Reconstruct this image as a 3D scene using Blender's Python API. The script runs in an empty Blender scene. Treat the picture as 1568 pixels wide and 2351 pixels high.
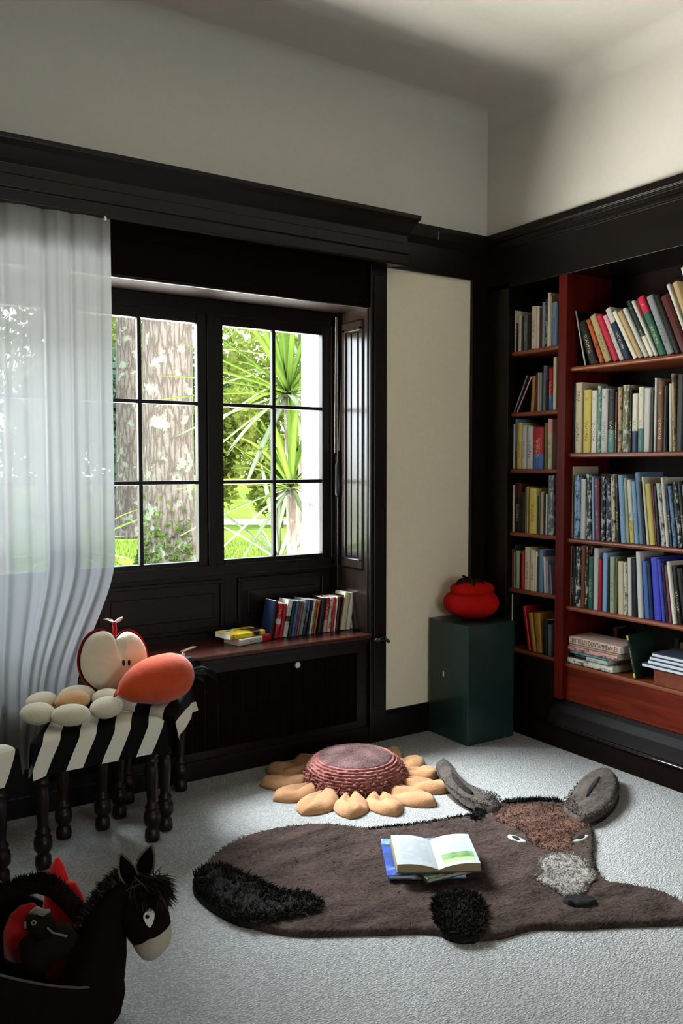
import bpy, bmesh, math, random
import numpy as np
from mathutils import Vector, Matrix, noise, Euler
random.seed(7)
SC = bpy.context.scene
COL = SC.collection
PI = math.pi
# ------------------------------------------------------------------ camera
IW, IH, FPX = 1568, 2351, 1959.4
YAW, PITCH = math.radians(33.139), math.radians(-3.141)
CAM = Vector((0, 0, 1.5))
FW = Vector((math.sin(YAW)*math.cos(PITCH), math.cos(YAW)*math.cos(PITCH), math.sin(PITCH)))
RT = Vector((math.cos(YAW), -math.sin(YAW), 0)); UP = RT.cross(FW)
def ray(px, py): return FW + RT*((px-IW/2)/FPX) - UP*((py-IH/2)/FPX)
def hit(px, py, ax, v):
    d = ray(px, py); return CAM + d*((v-CAM[ax])/d[ax])
def at_depth(px, py, dep): return CAM + ray(px, py)*dep
cd = bpy.data.cameras.new('camera'); cam = bpy.data.objects.new('camera', cd); COL.objects.link(cam)
cam.location = CAM; cam.rotation_euler = FW.to_track_quat('-Z', 'Y').to_euler()
cd.sensor_fit = 'VERTICAL'; cd.sensor_height = 36.0; cd.lens = 36.0*FPX/IH
cd.clip_start = .05; cd.clip_end = 500
SC.camera = cam
# ------------------------------------------------------------------ materials
def lin(h):
    h = h.lstrip('#'); v = [int(h[i:i+2], 16)/255 for i in (0, 2, 4)]
    return tuple(x/12.92 if x <= .04045 else ((x+.055)/1.055)**2.4 for x in v)+(1,)
class NT:
    def __init__(s, name):
        s.m = bpy.data.materials.new(name); s.m.use_nodes = True; s.t = s.m.node_tree; s.t.nodes.clear()
        s.out = s.n('ShaderNodeOutputMaterial')
    def n(s, typ, **kw):
        nd = s.t.nodes.new(typ)
        for k, v in kw.items():
            if k.startswith('i_'): nd.inputs[k[2:].replace('_', ' ')].default_value = v
            else: setattr(nd, k, v)
        return nd
    def l(s, a, ao, b, bi): s.t.links.new(a.outputs[ao], b.inputs[bi])
    def ramp(s, src, so, stops, interp='LINEAR'):
        r = s.n('ShaderNodeValToRGB'); r.color_ramp.interpolation = interp
        e = r.color_ramp.elements
        while len(e) < len(stops): e.new(.5)
        for el, (p, c) in zip(e, stops): el.position = p; el.color = c
        s.l(src, so, r, 'Fac'); return r
    def math(s, op, a, b=None):
        m = s.n('ShaderNodeMath', operation=op)
        for i, v in enumerate((a, b)):
            if v is None: continue
            if isinstance(v, tuple): s.t.links.new(v[0].outputs[v[1]], m.inputs[i])
            else: m.inputs[i].default_value = v
        return m
    def mix(s, fac, a, b):
        m = s.n('ShaderNodeMix', data_type='RGBA')
        for i, v in ((0, fac), (6, a), (7, b)):
            if isinstance(v, tuple) and len(v) == 2: s.t.links.new(v[0].outputs[v[1]], m.inputs[i])
            else: m.inputs[i].default_value = v
        return m
    def bump(s, src, so, strength, dist=.01):
        b = s.n('ShaderNodeBump', i_Strength=strength, i_Distance=dist); s.l(src, so, b, 'Height'); return b
_M = {}
def plain(name, col, rough=.7, spec=.3, nscale=0, namt=.25, bump=0, bscale=80, sheen=0):
    """colour with soft noise variation and optional bump, object coordinates"""
    if name in _M: return _M[name]
    t = NT(name); p = t.n('ShaderNodeBsdfPrincipled', i_Roughness=rough)
    p.inputs['Specular IOR Level'].default_value = spec
    if sheen: p.inputs['Sheen Weight'].default_value = sheen
    c = lin(col) if isinstance(col, str) else col
    tc = t.n('ShaderNodeTexCoord')
    if nscale:
        nz = t.n('ShaderNodeTexNoise', i_Scale=nscale, i_Detail=4); t.l(tc, 'Object', nz, 'Vector')
        lo = tuple(x*(1-namt) for x in c[:3])+(1,); hi = tuple(min(1, x*(1+namt)) for x in c[:3])+(1,)
        r = t.ramp(nz, 'Fac', [(.3, lo), (.7, hi)]); t.l(r, 'Color', p, 'Base Color')
    else: p.inputs['Base Color'].default_value = c
    if bump:
        nb = t.n('ShaderNodeTexNoise', i_Scale=bscale, i_Detail=3); t.l(tc, 'Object', nb, 'Vector')
        b = t.bump(nb, 'Fac', bump); t.l(b, 'Normal', p, 'Normal')
    t.l(p, 'BSDF', t.out, 'Surface'); _M[name] = t.m; return t.m
def wood(name, c1, c2, rough=.35, axis='z', scale=1.0, spec=.30):
    if name in _M: return _M[name]
    t = NT(name); p = t.n('ShaderNodeBsdfPrincipled', i_Roughness=rough); p.inputs['Specular IOR Level'].default_value = spec
    tc = t.n('ShaderNodeTexCoord'); mp = t.n('ShaderNodeMapping')
    s = {'x': (1.2, 14, 14), 'y': (14, 1.2, 14), 'z': (14, 14, 1.2)}[axis]
    mp.inputs['Scale'].default_value = [a*scale for a in s]; t.l(tc, 'Object', mp, 'Vector')
    nz = t.n('ShaderNodeTexNoise', i_Scale=1.5, i_Detail=6, i_Roughness=.65, i_Distortion=.8); t.l(mp, 'Vector', nz, 'Vector')
    r = t.ramp(nz, 'Fac', [(.32, lin(c1)), (.68, lin(c2))]); t.l(r, 'Color', p, 'Base Color')
    b = t.bump(nz, 'Fac', .08, .004); t.l(b, 'Normal', p, 'Normal')
    t.l(p, 'BSDF', t.out, 'Surface'); _M[name] = t.m; return t.m
DARK_X = wood('dark_oak_horizontal', '#080402', '#100703', .34, 'x')
DARK_Y = wood('dark_oak_deep', '#080402', '#100703', .34, 'y')
DARK_Z = wood('dark_oak_vertical', '#080402', '#100703', .34, 'z')
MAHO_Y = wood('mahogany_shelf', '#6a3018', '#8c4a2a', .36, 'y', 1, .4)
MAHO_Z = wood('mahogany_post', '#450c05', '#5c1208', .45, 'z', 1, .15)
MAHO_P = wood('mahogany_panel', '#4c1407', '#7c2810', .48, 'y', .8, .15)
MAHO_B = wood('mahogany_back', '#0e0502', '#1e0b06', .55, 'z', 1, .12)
LEGW = wood('turned_leg_wood', '#120804', '#1f0e07', .4, 'z', 2, .3)
REVEAL = wood('polished_reveal_oak', '#120c09', '#1f1611', .22, 'z', 1, .65)
MATT_Y = wood('dull_base_oak', '#0a0503', '#150a06', .5, 'y', 1, .07)
MATT_X = wood('dull_soffit_oak', '#080402', '#100703', .6, 'x', 1, .03)
WALLM = plain('cream_wall_paint', '#e2d7bc', .9, .1, 60, .03, .12, 350)
CEILM = plain('white_ceiling_plaster', '#bfbab0', .95, .05, 40, .02, .08, 200)
UPPM = CEILM
PLAST = plain('outside_white_render', '#e9e9e4', .95, .05, 30, .04, .1, 120)
PAGE = plain('book_pages', '#d3cbb8', .9, .1, 0)
PAGE2 = plain('white_pages', '#e2e2dd', .9, .1, 0)
BLK = plain('black_matt', '#0d0b09', .6)
GLASS = None
def glass():
    t = NT('window_glass'); tr = t.n('ShaderNodeBsdfTransparent'); tr.inputs['Color'].default_value = (.97, .98, .97, 1)
    gl = t.n('ShaderNodeBsdfGlossy', i_Roughness=.02); fr = t.n('ShaderNodeFresnel', i_IOR=1.35); mx = t.n('ShaderNodeMixShader')
    t.l(fr, 'Fac', mx, 'Fac'); t.l(tr, 'BSDF', mx, 1); t.l(gl, 'BSDF', mx, 2); t.l(mx, 'Shader', t.out, 'Surface'); return t.m
GLASS = glass()
def carpet():
    t = NT('loop_pile_carpet'); p = t.n('ShaderNodeBsdfPrincipled', i_Roughness=.95); p.inputs['Specular IOR Level'].default_value = .05
    tc = t.n('ShaderNodeTexCoord'); mp = t.n('ShaderNodeMapping'); mp.inputs['Rotation'].default_value = (0, 0, YAW); mp.inputs['Scale'].default_value = (1, 1.9, 1); t.l(tc, 'Object', mp, 'Vector')
    v = t.n('ShaderNodeTexVoronoi', i_Scale=95); t.l(mp, 'Vector', v, 'Vector')
    n1 = t.n('ShaderNodeTexNoise', i_Scale=150, i_Detail=3); t.l(mp, 'Vector', n1, 'Vector')
    n2 = t.n('ShaderNodeTexNoise', i_Scale=3, i_Detail=5); t.l(tc, 'Object', n2, 'Vector')
    a = t.math('MULTIPLY', (v, 'Distance'), -.8); a = t.math('ADD', (a, 0), (n1, 'Fac'))
    r1 = t.ramp(a, 0, [(0, lin('#918f8b')), (.6, lin('#c0bfbc'))])
    r2 = t.ramp(n2, 'Fac', [(.3, (.93, .93, .93, 1)), (.7, (1, 1, 1, 1))])
    mm = t.n('ShaderNodeMix', data_type='RGBA', blend_type='MULTIPLY'); mm.inputs[0].default_value = 1
    t.l(r1, 'Color', mm, 6); t.l(r2, 'Color', mm, 7); t.t.links.new(mm.outputs[2], p.inputs['Base Color'])
    b = t.bump(a, 0, .9, .006); t.l(b, 'Normal', p, 'Normal'); t.l(p, 'BSDF', t.out, 'Surface'); return t.m
def pile(name, c1, c2, sc=90, streak=True):
    if name in _M: return _M[name]
    t = NT(name); p = t.n('ShaderNodeBsdfPrincipled', i_Roughness=.95); p.inputs['Specular IOR Level'].default_value = .05
    p.inputs['Sheen Weight'].default_value = .02
    tc = t.n('ShaderNodeTexCoord'); mp = t.n('ShaderNodeMapping'); mp.inputs['Rotation'].default_value = (0, 0, YAW)
    mp.inputs['Scale'].default_value = (.55, 1.6, 1) if streak else (1, 1, 1); t.l(tc, 'Object', mp, 'Vector')
    n1 = t.n('ShaderNodeTexNoise', i_Scale=sc, i_Detail=4, i_Roughness=.7); t.l(mp, 'Vector', n1, 'Vector')
    n2 = t.n('ShaderNodeTexNoise', i_Scale=9, i_Detail=3); t.l(mp, 'Vector', n2, 'Vector')
    a = t.math('MULTIPLY', (n2, 'Fac'), .5); b_ = t.math('MULTIPLY', (n1, 'Fac'), .6); a = t.math('ADD', (a, 0), (b_, 0))
    r = t.ramp(a, 0, [(.38, lin(c1)), (.68, lin(c2))]); t.l(r, 'Color', p, 'Base Color')
    b = t.bump(n1, 'Fac', .9, .01); t.l(b, 'Normal', p, 'Normal'); t.l(p, 'BSDF', t.out, 'Surface'); _M[name] = t.m; return t.m
# ------------------------------------------------------------------ mesh helpers
def tag(o, label=None, cat=None, group=None, kind=None):
    for k, v in (('label', label), ('category', cat), ('group', group), ('kind', kind)):
        if v: o[k] = v
    return o
def empty(name, loc=(0, 0, 0), rz=0, label=None, cat=None, group=None, kind=None, rot=None):
    o = bpy.data.objects.new(name, None); COL.objects.link(o); o.location = loc; o.empty_display_size = .05
    o.rotation_euler = rot if rot else (0, 0, rz)
    return tag(o, label, cat, group, kind)
class G:
    def __init__(s): s.v = []; s.f = []; s.uv = None
    def add(s, vs, fs):
        b = len(s.v); s.v += [tuple(p) for p in vs]; s.f += [tuple(b+i for i in f) for f in fs]; return s
    def box(s, x0, x1, y0, y1, z0, z1):
        x0, x1 = min(x0, x1), max(x0, x1); y0, y1 = min(y0, y1), max(y0, y1); z0, z1 = min(z0, z1), max(z0, z1)
        return s.add([(x0,y0,z0),(x1,y0,z0),(x1,y1,z0),(x0,y1,z0),(x0,y0,z1),(x1,y0,z1),(x1,y1,z1),(x0,y1,z1)],
                     [(3,2,1,0),(4,5,6,7),(0,1,5,4),(1,2,6,5),(2,3,7,6),(3,0,4,7)])
    def prism(s, poly, axis, a, b):
        """extrude 2-D polygon along an axis; poly coords are the other two axes in xyz order"""
        def P(p, t): return {'x': (t, p[0], p[1]), 'y': (p[0], t, p[1]), 'z': (p[0], p[1], t)}[axis]
        n = len(poly); vs = [P(p, a) for p in poly]+[P(p, b) for p in poly]
        fs = [tuple(range(n))[::-1], tuple(range(n, 2*n))]+[(i, (i+1) % n, n+(i+1) % n, n+i) for i in range(n)]
        return s.add(vs, fs)
    def loft(s, rings, cap=True, closed=True):
        n = len(rings[0]); vs = [p for r in rings for p in r]; fs = []
        for k in range(len(rings)-1):
            for i in range(n if closed else n-1):
                j = (i+1) % n; fs.append((k*n+i, k*n+j, (k+1)*n+j, (k+1)*n+i))
        if cap: fs += [tuple(range(n))[::-1], tuple(range((len(rings)-1)*n, len(rings)*n))]
        return s.add(vs, fs)
    def lathe(s, prof, n=24, c=(0, 0, 0), cap=True):
        return s.loft([[(c[0]+r*math.cos(2*PI*i/n), c[1]+r*math.sin(2*PI*i/n), c[2]+z) for i in range(n)] for r, z in prof], cap)
    def tube(s, path, rad, n=10, ry=None, cap=True, side=None):
        """rad: number or list; ry: second radius along `side` reference"""
        path = [Vector(p) for p in path]; m = len(path); rings = []
        ref = Vector(side) if side else None
        for k, p in enumerate(path):
            t = (path[min(k+1, m-1)]-path[max(k-1, 0)]).normalized()
            if ref is None:
                ref = Vector((0, 0, 1)) if abs(t.z) < .9 else Vector((1, 0, 0))
            b = ref - t*ref.dot(t); b.normalize(); c = t.cross(b)
            r1 = rad[k] if isinstance(rad, (list, tuple)) else rad
            r2 = (ry[k] if isinstance(ry, (list, tuple)) else ry) if ry is not None else r1
            rings.append([p + b*(r2*math.cos(2*PI*i/n)) + c*(r1*math.sin(2*PI*i/n)) for i in range(n)])
            if not side: ref = b
        return s.loft(rings, cap)
    def ellipsoid(s, c, rx, ry, rz, nu=20, nv=12, fn=None, M=None):
        rings = []
        for j in range(nv+1):
            th = PI*(j+.02)/(nv+.04); rg = []
            for i in range(nu):
                ph = 2*PI*i/nu; d = Vector((math.sin(th)*math.cos(ph), math.sin(th)*math.sin(ph), -math.cos(th)))
                k = fn(d) if fn else 1
                p = Vector((d.x*rx*k, d.y*ry*k, d.z*rz*k))
                if M: p = M @ p
                rg.append(p+Vector(c))
            rings.append(rg)
        return s.loft(rings)
    def blades(s, items, w=.002, seg=2):
        """items: (base, direction vector with length, droop vector)"""
        for p, d, dr in items:
            p = Vector(p); d = Vector(d); dr = Vector(dr)
            sd = d.cross(Vector((random.uniform(-1, 1), random.uniform(-1, 1), random.uniform(-1, 1))))
            if sd.length < 1e-9: continue
            sd.normalize(); sd *= w; m = p+d*.55+dr*.3; e = p+d+dr
            s.add([p-sd, p+sd, m+sd*.8, m-sd*.8, e], [(0, 1, 2, 3), (3, 2, 4)])
        return s
    def build(s, name, mat, parent=None, smooth=False, bevel=0, sub=0, kind=None, label=None):
        me = bpy.data.meshes.new(name); me.from_pydata(s.v, [], s.f); me.validate()
        bm = bmesh.new(); bm.from_mesh(me); bmesh.ops.recalc_face_normals(bm, faces=bm.faces); bm.to_mesh(me); bm.free()
        if s.uv:
            ul = me.uv_layers.new(name='UVMap')
            for lp in me.loops: ul.data[lp.index].uv = s.uv[lp.vertex_index]
        for m in (mat if isinstance(mat, (list, tuple)) else [mat]): me.materials.append(m)
        if smooth:
            for p in me.polygons: p.use_smooth = True
        o = bpy.data.objects.new(name, me); COL.objects.link(o)
        if parent: o.parent = parent
        if bevel:
            b = o.modifiers.new('bevel', 'BEVEL'); b.width = bevel; b.segments = 2; b.limit_method = 'ANGLE'
        if sub:
            b = o.modifiers.new('sub', 'SUBSURF'); b.levels = sub; b.render_levels = sub
        if kind: o['kind'] = kind
        if label: o['label'] = label
        return o
def copy_tree(o, parent=None):
    c = o.copy(); COL.objects.link(c); c.parent = parent
    for ch in list(o.children): copy_tree(ch, c)
    return c
def bx(name, mat, *b, parent=None, kind=None, bevel=.003):
    return G().box(*b).build(name, mat, parent, bevel=bevel, kind=kind)
def nz(p, s=1.0): return noise.noise(Vector(p)*s)
# ------------------------------------------------------------------ room shell
YA, XB = 3.73, 3.437          # window wall, bookcase wall
XW, YS = -2.6, -2.6           # far walls behind the camera
ZC = 3.49; RC = .10
ST = 'structure'
g = G(); g.add([(XW, YS, 0), (XB+.4, YS, 0), (XB+.4, YA+.4, 0), (XW, YA+.4, 0)], [(0, 1, 2, 3)]); g.build('floor', carpet(), kind=ST)
def shell_ring(z, ins): return [(XW+ins, YS+ins, z), (XB-ins, YS+ins, z), (XB-ins, YA-ins, z), (XW+ins, YA-ins, z)]
g = G(); NC = 12; rings = []
for k in range(NC+1):
    a = PI/2*k/NC; rings.append(shell_ring(ZC-RC+RC*math.sin(a), RC*(1-math.cos(a))))
for w_ in range(4):
    b0 = len(g.v)
    for r_ in rings: g.v += [r_[w_], r_[(w_+1) % 4]]
    g.f += [(b0+2*k, b0+2*k+1, b0+2*k+3, b0+2*k+2) for k in range(NC)]
g.add(rings[-1], [(0, 1, 2, 3)])
co_ = g.build('ceiling', CEILM, kind=ST, smooth=True)
for p_ in co_.data.polygons:
    if p_.area > 5: p_.use_smooth = False
G().box(XW-.3, XB+.5, YS-.3, YA+.9, ZC+.05, ZC+.2).build('roof', PLAST, kind=ST)
# window wall (plaster areas)
WX0, WX1 = -1.05, 2.604       # window bay
G().box(XW-.1, XB+.4, YA, YA+.1, 2.79, ZC).build('wall_north_plaster', UPPM, kind=ST)
G().box(XB, XB+.06, YS, YA, 2.79, ZC).build('wall_east_plaster', UPPM, kind=ST)
g = G().box(2.70, 3.33, YA, YA+.08, .1, 2.6).box(XW-.1, WX0-.1, YA, YA+.1, 0, 2.8)
g.build('wall_north', WALLM, kind=ST)
g = G().box(XB, XB+.06, YS, 1.55, 0, 2.75); g.build('wall_east', WALLM, kind=ST)
# outer masonry with the window opening
OX0, OX1 = -1.1, 2.53
g = G().box(XW-.4, OX0, YA+.37, YA+.57, -.6, ZC+.1).box(OX1, 5.5, YA+.37, YA+.57, -.6, ZC+.1).box(OX0, OX1, YA+.37, YA+.57, -.6, .93).box(OX0, OX1, YA+.37, YA+.57, 2.55, ZC+.1)
g.build('wall_exterior', PLAST, kind=ST)
def pierced(name, ax, c, t, lo, hi, o0, o1, z0, z1):
    g = G()
    for a, b, p, q in ((lo, o0, 0, ZC), (o1, hi, 0, ZC), (o0, o1, 0, z0), (o0, o1, z1, ZC)):
        if ax == 'x': g.box(c, c+t, a, b, p, q)
        else: g.box(a, b, c, c+t, p, q)
    return g.build(name, WALLM, kind=ST)
SW = (.6, 2.2, .8, 2.2)
G().box(XW-.2, XW, YS-.2, YA+.4, 0, ZC).build('wall_west', WALLM, kind=ST)
pierced('wall_south', 'y', YS-.2, .2, XW-.2, XB+.4, *SW)
for nm, ax, (a, b, z0, z1) in (('window_2', 'y', SW),):
    f = G(); pn = G()
    for k in range(4):
        p, q = a+(b-a)*k/4, a+(b-a)*(k+1)/4
        for bb in ((p, p+.04, z0, z1), (q-.04, q, z0, z1), (p, q, z0, z0+.05), (p, q, z1-.05, z1)):
            if ax == 'x': f.box(XW-.12, XW-.07, *bb)
            else: f.box(bb[0], bb[1], YS-.12, YS-.07, bb[2], bb[3])
        if ax == 'x': pn.add([(XW-.1, p, z0), (XW-.1, q, z0), (XW-.1, q, z1), (XW-.1, p, z1)], [(0, 1, 2, 3)])
        else: pn.add([(p, YS-.1, z0), (q, YS-.1, z0), (q, YS-.1, z1), (p, YS-.1, z1)], [(0, 1, 2, 3)])
    fo = f.build(nm, DARK_Z, kind=ST); pn.build('pane', GLASS, fo)
# --- dark joinery on the window wall
g = G().box(2.604, XB, YA-.018, YA+.02, 2.55, 2.80)                       # frieze over the cream panel
g.prism([(YA-.018, 2.70), (YA-.03, 2.74), (YA-.035, 2.78), (YA-.035, 2.806), (YA+.02, 2.806), (YA+.02, 2.70)], 'x', 2.78, XB)
g.build('cornice_north', DARK_X, kind=ST, bevel=.002)
bx('trim_1', DARK_Z, 3.314, XB, YA-.018, YA+.05, .16, 2.55, kind=ST)       # stile in the corner
g = G().box(2.604, 2.712, YA-.022, YA+.30, 0, 2.55); g.box(2.625, 2.69, YA-.03, YA-.02, .2, 2.5); g.build('trim_2', DARK_Z, kind=ST, bevel=.004)  # pilaster
g = G().box(2.712, XB, YA-.02, YA+.02, 0, .135).prism([(YA-.02, .135), (YA-.008, .16), (YA+.02, .16), (YA+.02, .135)], 'x', 2.712, XB)
g.build('baseboard_north', DARK_X, kind=ST, bevel=.002)
# projecting pelmet / cornice above the window
prof = [(YA, 2.545), (3.625, 2.545), (3.618, 2.552), (3.618, 2.60), (3.61, 2.605), (3.61, 2.655), (3.622, 2.66), (3.622, 2.70), (3.61, 2.715), (3.60, 2.735), (3.588, 2.76), (3.57, 2.78), (3.568, 2.80), (YA, 2.80)]
g = G()
r0 = [(XW, y, z) for y, z in prof]; r1 = [(2.68+(3.73-y)*.93 if True else 0, y, z) for y, z in prof]
g.loft([r0, r1]); g.build('cornice_pelmet', DARK_X, kind=ST, bevel=.0015)
# lintel panel and soffit with bead
g = G().box(WX0-.1, 2.604, YA, YA+.36, 2.335, 2.56)
g.box(WX0, 2.55, YA-.012, YA, 2.50, 2.55)
G().tube([(WX0-.1, YA-.004, 2.332), (2.60, YA-.004, 2.332)], .010, 10).build('trim_7', DARK_X, kind=ST, smooth=True)
g.build('trim_3', MATT_X, kind=ST, bevel=.003)
# right reveal lining with a fielded panel and moulded frame
g = G().box(2.597, 2.615, YA, 4.09, .6, 2.34)
for y0, y1, z0, z1 in ((3.76, 3.80, .98, 2.24), (3.925, 3.965, .98, 2.24), (3.76, 3.965, .94, .99), (3.76, 3.965, 2.22, 2.27)):
    g.prism([(2.597, y0), (2.587, y0+.006), (2.587, y1-.006), (2.597, y1)], 'z', z0, z1)
g.box(2.590, 2.60, 3.812, 3.865, 1.0, 2.21).box(2.590, 2.60, 3.875, 3.913, 1.0, 2.21)
g.box(2.575, 2.60, 3.985, 4.05, .6, 2.34)
g.build('trim_4', REVEAL, kind=ST, bevel=.003)
g = G().box(WX0-.02, WX0, YA, 4.09, .6, 2.34); g.build('trim_5', DARK_Z, kind=ST)
# apron panelling between seat and window
g = G().box(WX0, 2.60, 4.06, 4.10, .55, .98)
x = WX0+.08
while x < 2.5:
    x1 = min(x+.66, 2.53); zA, zB = .655, .885
    for a, b, c, d in ((x, x1, zA-.02, zA), (x, x1, zB, zB+.02), (x, x+.02, zA, zB), (x1-.02, x1, zA, zB)): g.box(a, b, 4.045, 4.062, c, d)
    g.box(x+.06, x1-.06, 4.052, 4.062, zA+.05, zB-.05); x += .74
g.build('trim_6', DARK_X, kind=ST, bevel=.004)
# window: frame with casements, each its own sash of panes
win = empty('window_1', (0, 0, 0), kind=ST)
g = G().box(WX0, 2.60, 4.02, 4.075, .93, .985).box(WX0, 2.60, 4.02, 4.075, 2.262, 2.34).box(2.555, 2.60, 4.02, 4.075, .95, 2.3)
g.build('window_frame', DARK_X, win, bevel=.003)
for k in range(5):
    xr = 2.505-.742*k; xl = xr-.600
    s = G().box(xl-.05, xl, 4.03, 4.07, .965, 2.27).box(xr, xr+.05, 4.03, 4.07, .965, 2.27).box(xl, xr, 4.03, 4.07, .965, 1.01).box(xl, xr, 4.03, 4.07, 2.213, 2.27)
    so = s.build('casement', DARK_Z, win, bevel=.004)
    m = G(); xm = (xl+xr)/2
    m.box(xm-.010, xm+.010, 4.035, 4.062, 1.01, 2.213)
    for z in (1.412, 1.811): m.box(xl, xr, 4.036, 4.061, z-.010, z+.010)
    m.build('glazing_bars', DARK_Z, so, bevel=.003)
    G().add([(xl, 4.05, 1.0), (xr, 4.05, 1.0), (xr, 4.05, 2.22), (xl, 4.05, 2.22)], [(0, 1, 2, 3)]).build('pane', GLASS, so)
    if k < 4:
        xx = xl-.071; G().box(xx-.021, xx+.021, 4.018, 4.075, .95, 2.28).build('mullion', DARK_Z, win, bevel=.004)
# window seat
seat = empty('window_seat', (0, YA, 0), label='dark oak window seat ledge with a rounded front edge, under the garden window', cat='window seat')
sy = YA
SEATM = wood('seat_oak', '#220d08', '#3c1a11', .25, 'x', 1, .45)
g = G(); pr = [(-.03, .572), (-.036, .58), (-.036, .590), (-.03, .597), (.33, .597), (.33, .572)]
g.prism(pr, 'x', WX0, 2.604); g.build('seat_board', SEATM, seat, bevel=.002)
bx('nosing', DARK_X, WX0, 2.604, -.012, 0, .545, .572, parent=seat)
rad = empty('radiator_cover', (0, YA, 0), label='dark slatted wooden radiator cover below the window seat', cat='radiator cover')
g = G().box(WX0, 2.604, 0, .03, 0, .545).box(WX0, 2.604, -.012, 0, 0, .09)
g.build('panel', DARK_X, rad, bevel=.002)
x = 2.50
while x > 0.9:
    G().box(x-.0318, x+.0318, -.006, .002, .13, .50).build('slat', MATT_X, rad, bevel=.003); x -= .0675
p = hit(684, 1527, 1, YA-.02)
G().lathe([(.003, 0), (.014, .001), (.017, .006), (.012, .012), (.003, .014)], 16).build('knob', plain('white_china', '#d9d4c8', .25, .5), rad, True, label='small white knob').location = (p.x, -.013, p.z)
bpy.data.objects['knob'].rotation_euler = (PI/2, 0, 0)
# pipe and valve at the pilaster end
val = empty('radiator_valve', (2.63, YA-.022, .56), label='small dark radiator valve at the pilaster end of the window seat', cat='valve')
VM = plain('grey_blue_metal', '#16191b', .25, .6)
G().tube([(-.01, -.02, .0), (.05, -.025, .012)], .012, 12).build('valve_body', VM, val, True)
G().tube([(.05, -.025, .012), (.078, -.03, -.012)], .009, 12).build('valve_cap', plain('pale_metal', '#2c3236', .25, .6), val, True)
G().tube([(-.01, 0, .0), (-.01, -.02, 0)], .006, 8).build('pipe', VM, val, True)
# ------------------------------------------------------------------ east wall cornice
g = G()
prof = [(XB, 2.49), (XB-.012, 2.49), (XB-.012, 2.70), (XB-.022, 2.706), (XB-.022, 2.722), (XB-.014, 2.728), (XB-.014, 2.752), (XB-.024, 2.757), (XB-.024, 2.766), (XB-.030, 2.772), (XB-.030, 2.806), (XB+.02, 2.806), (XB+.02, 2.49)]
g.prism(prof, 'y', YS, YA); g.build('cornice_east', DARK_Y, kind=ST, bevel=.001)
# ------------------------------------------------------------------ bookcase
YD0, YD1 = 3.123, 3.18        # post between the bays
YE = 1.60; XBK = 3.80
bc = empty('bookcase', (3.44, 2.6, 0), label='built-in mahogany bookcase of a narrow and a wide bay, filled with books', cat='bookcase')
def B(name, mat, *b, bevel=.003):
    b = (b[0]-3.44, b[1]-3.44, b[2]-2.6, b[3]-2.6, b[4], b[5]); return G().box(*b).build(name, mat, bc, bevel=bevel)
B('post', MAHO_Z, 3.44, 3.795, YD0, YD1, .25, 2.52)
B('post', DARK_Z, 3.425, 3.795, 3.535, 3.728, .0, 2.52)
B('post', MAHO_Z, 3.44, 3.795, YE-.06, YE, .25, 2.52)
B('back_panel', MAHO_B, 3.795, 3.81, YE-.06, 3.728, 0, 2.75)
B('top_board', DARK_Y, 3.44, 3.795, YE-.06, 3.535, 2.50, 2.53)
NSH = [2.136, 1.795, 1.478, 1.121, .800, .459]
WSH = [2.013, 1.563, 1.113, .752, .445]
def shelf(x0, y0, y1, z, mat, th=.02, fr=.009):
    g = G(); pr = [(x0-3.44+fr*.6, z-th), (x0-3.44+.001, z-th+fr*.5), (x0-3.44, z-th/2), (x0-3.44+.001, z-fr*.5), (x0-3.44+fr*.6, z), (.35, z), (.35, z-th)]
    g.prism(pr, 'y', y0-2.6, y1-2.6); return g.build('shelf', mat, bc)
for z in NSH: shelf(3.455, YD1, 3.535, z, MAHO_Y, .022)
for z in WSH: shelf(3.468, YE, YD0, z, MAHO_Y, .022)
B('plinth', MATT_Y, 3.40, 3.795, YE-.06, 3.711, 0, .112)
g = G().prism([(3.392-3.44, .112), (3.388-3.44, .118), (3.392-3.44, .126), (3.402-3.44, .13), (3.41-3.44, .15), (3.425-3.44, .19), (3.450-3.44, .225), (3.47-3.44, .245), (.3, .245), (.3, .112)], 'y', YE-.06-2.6, YD0-2.6+.06)
g.build('base_moulding', MATT_Y, bc, bevel=.001)
G().tube([(3.390-3.44, YE-.06-2.6, .118), (3.390-3.44, YD0-2.6+.06, .118)], .006, 8).build('bead', wood('polished_bead', '#120a07', '#20130c', .15, 'y', 1, .8), bc, True)
B('base_panel', MATT_Y, 3.425, 3.70, YD1, 3.535, .112, .437)
g = G().box(3.474-3.44, .3, YE-2.6, YD0-2.6, .245, .425); g.build('kick_panel', MAHO_P, bc, bevel=.002, label='red mahogany panel below the lowest shelf')
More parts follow.
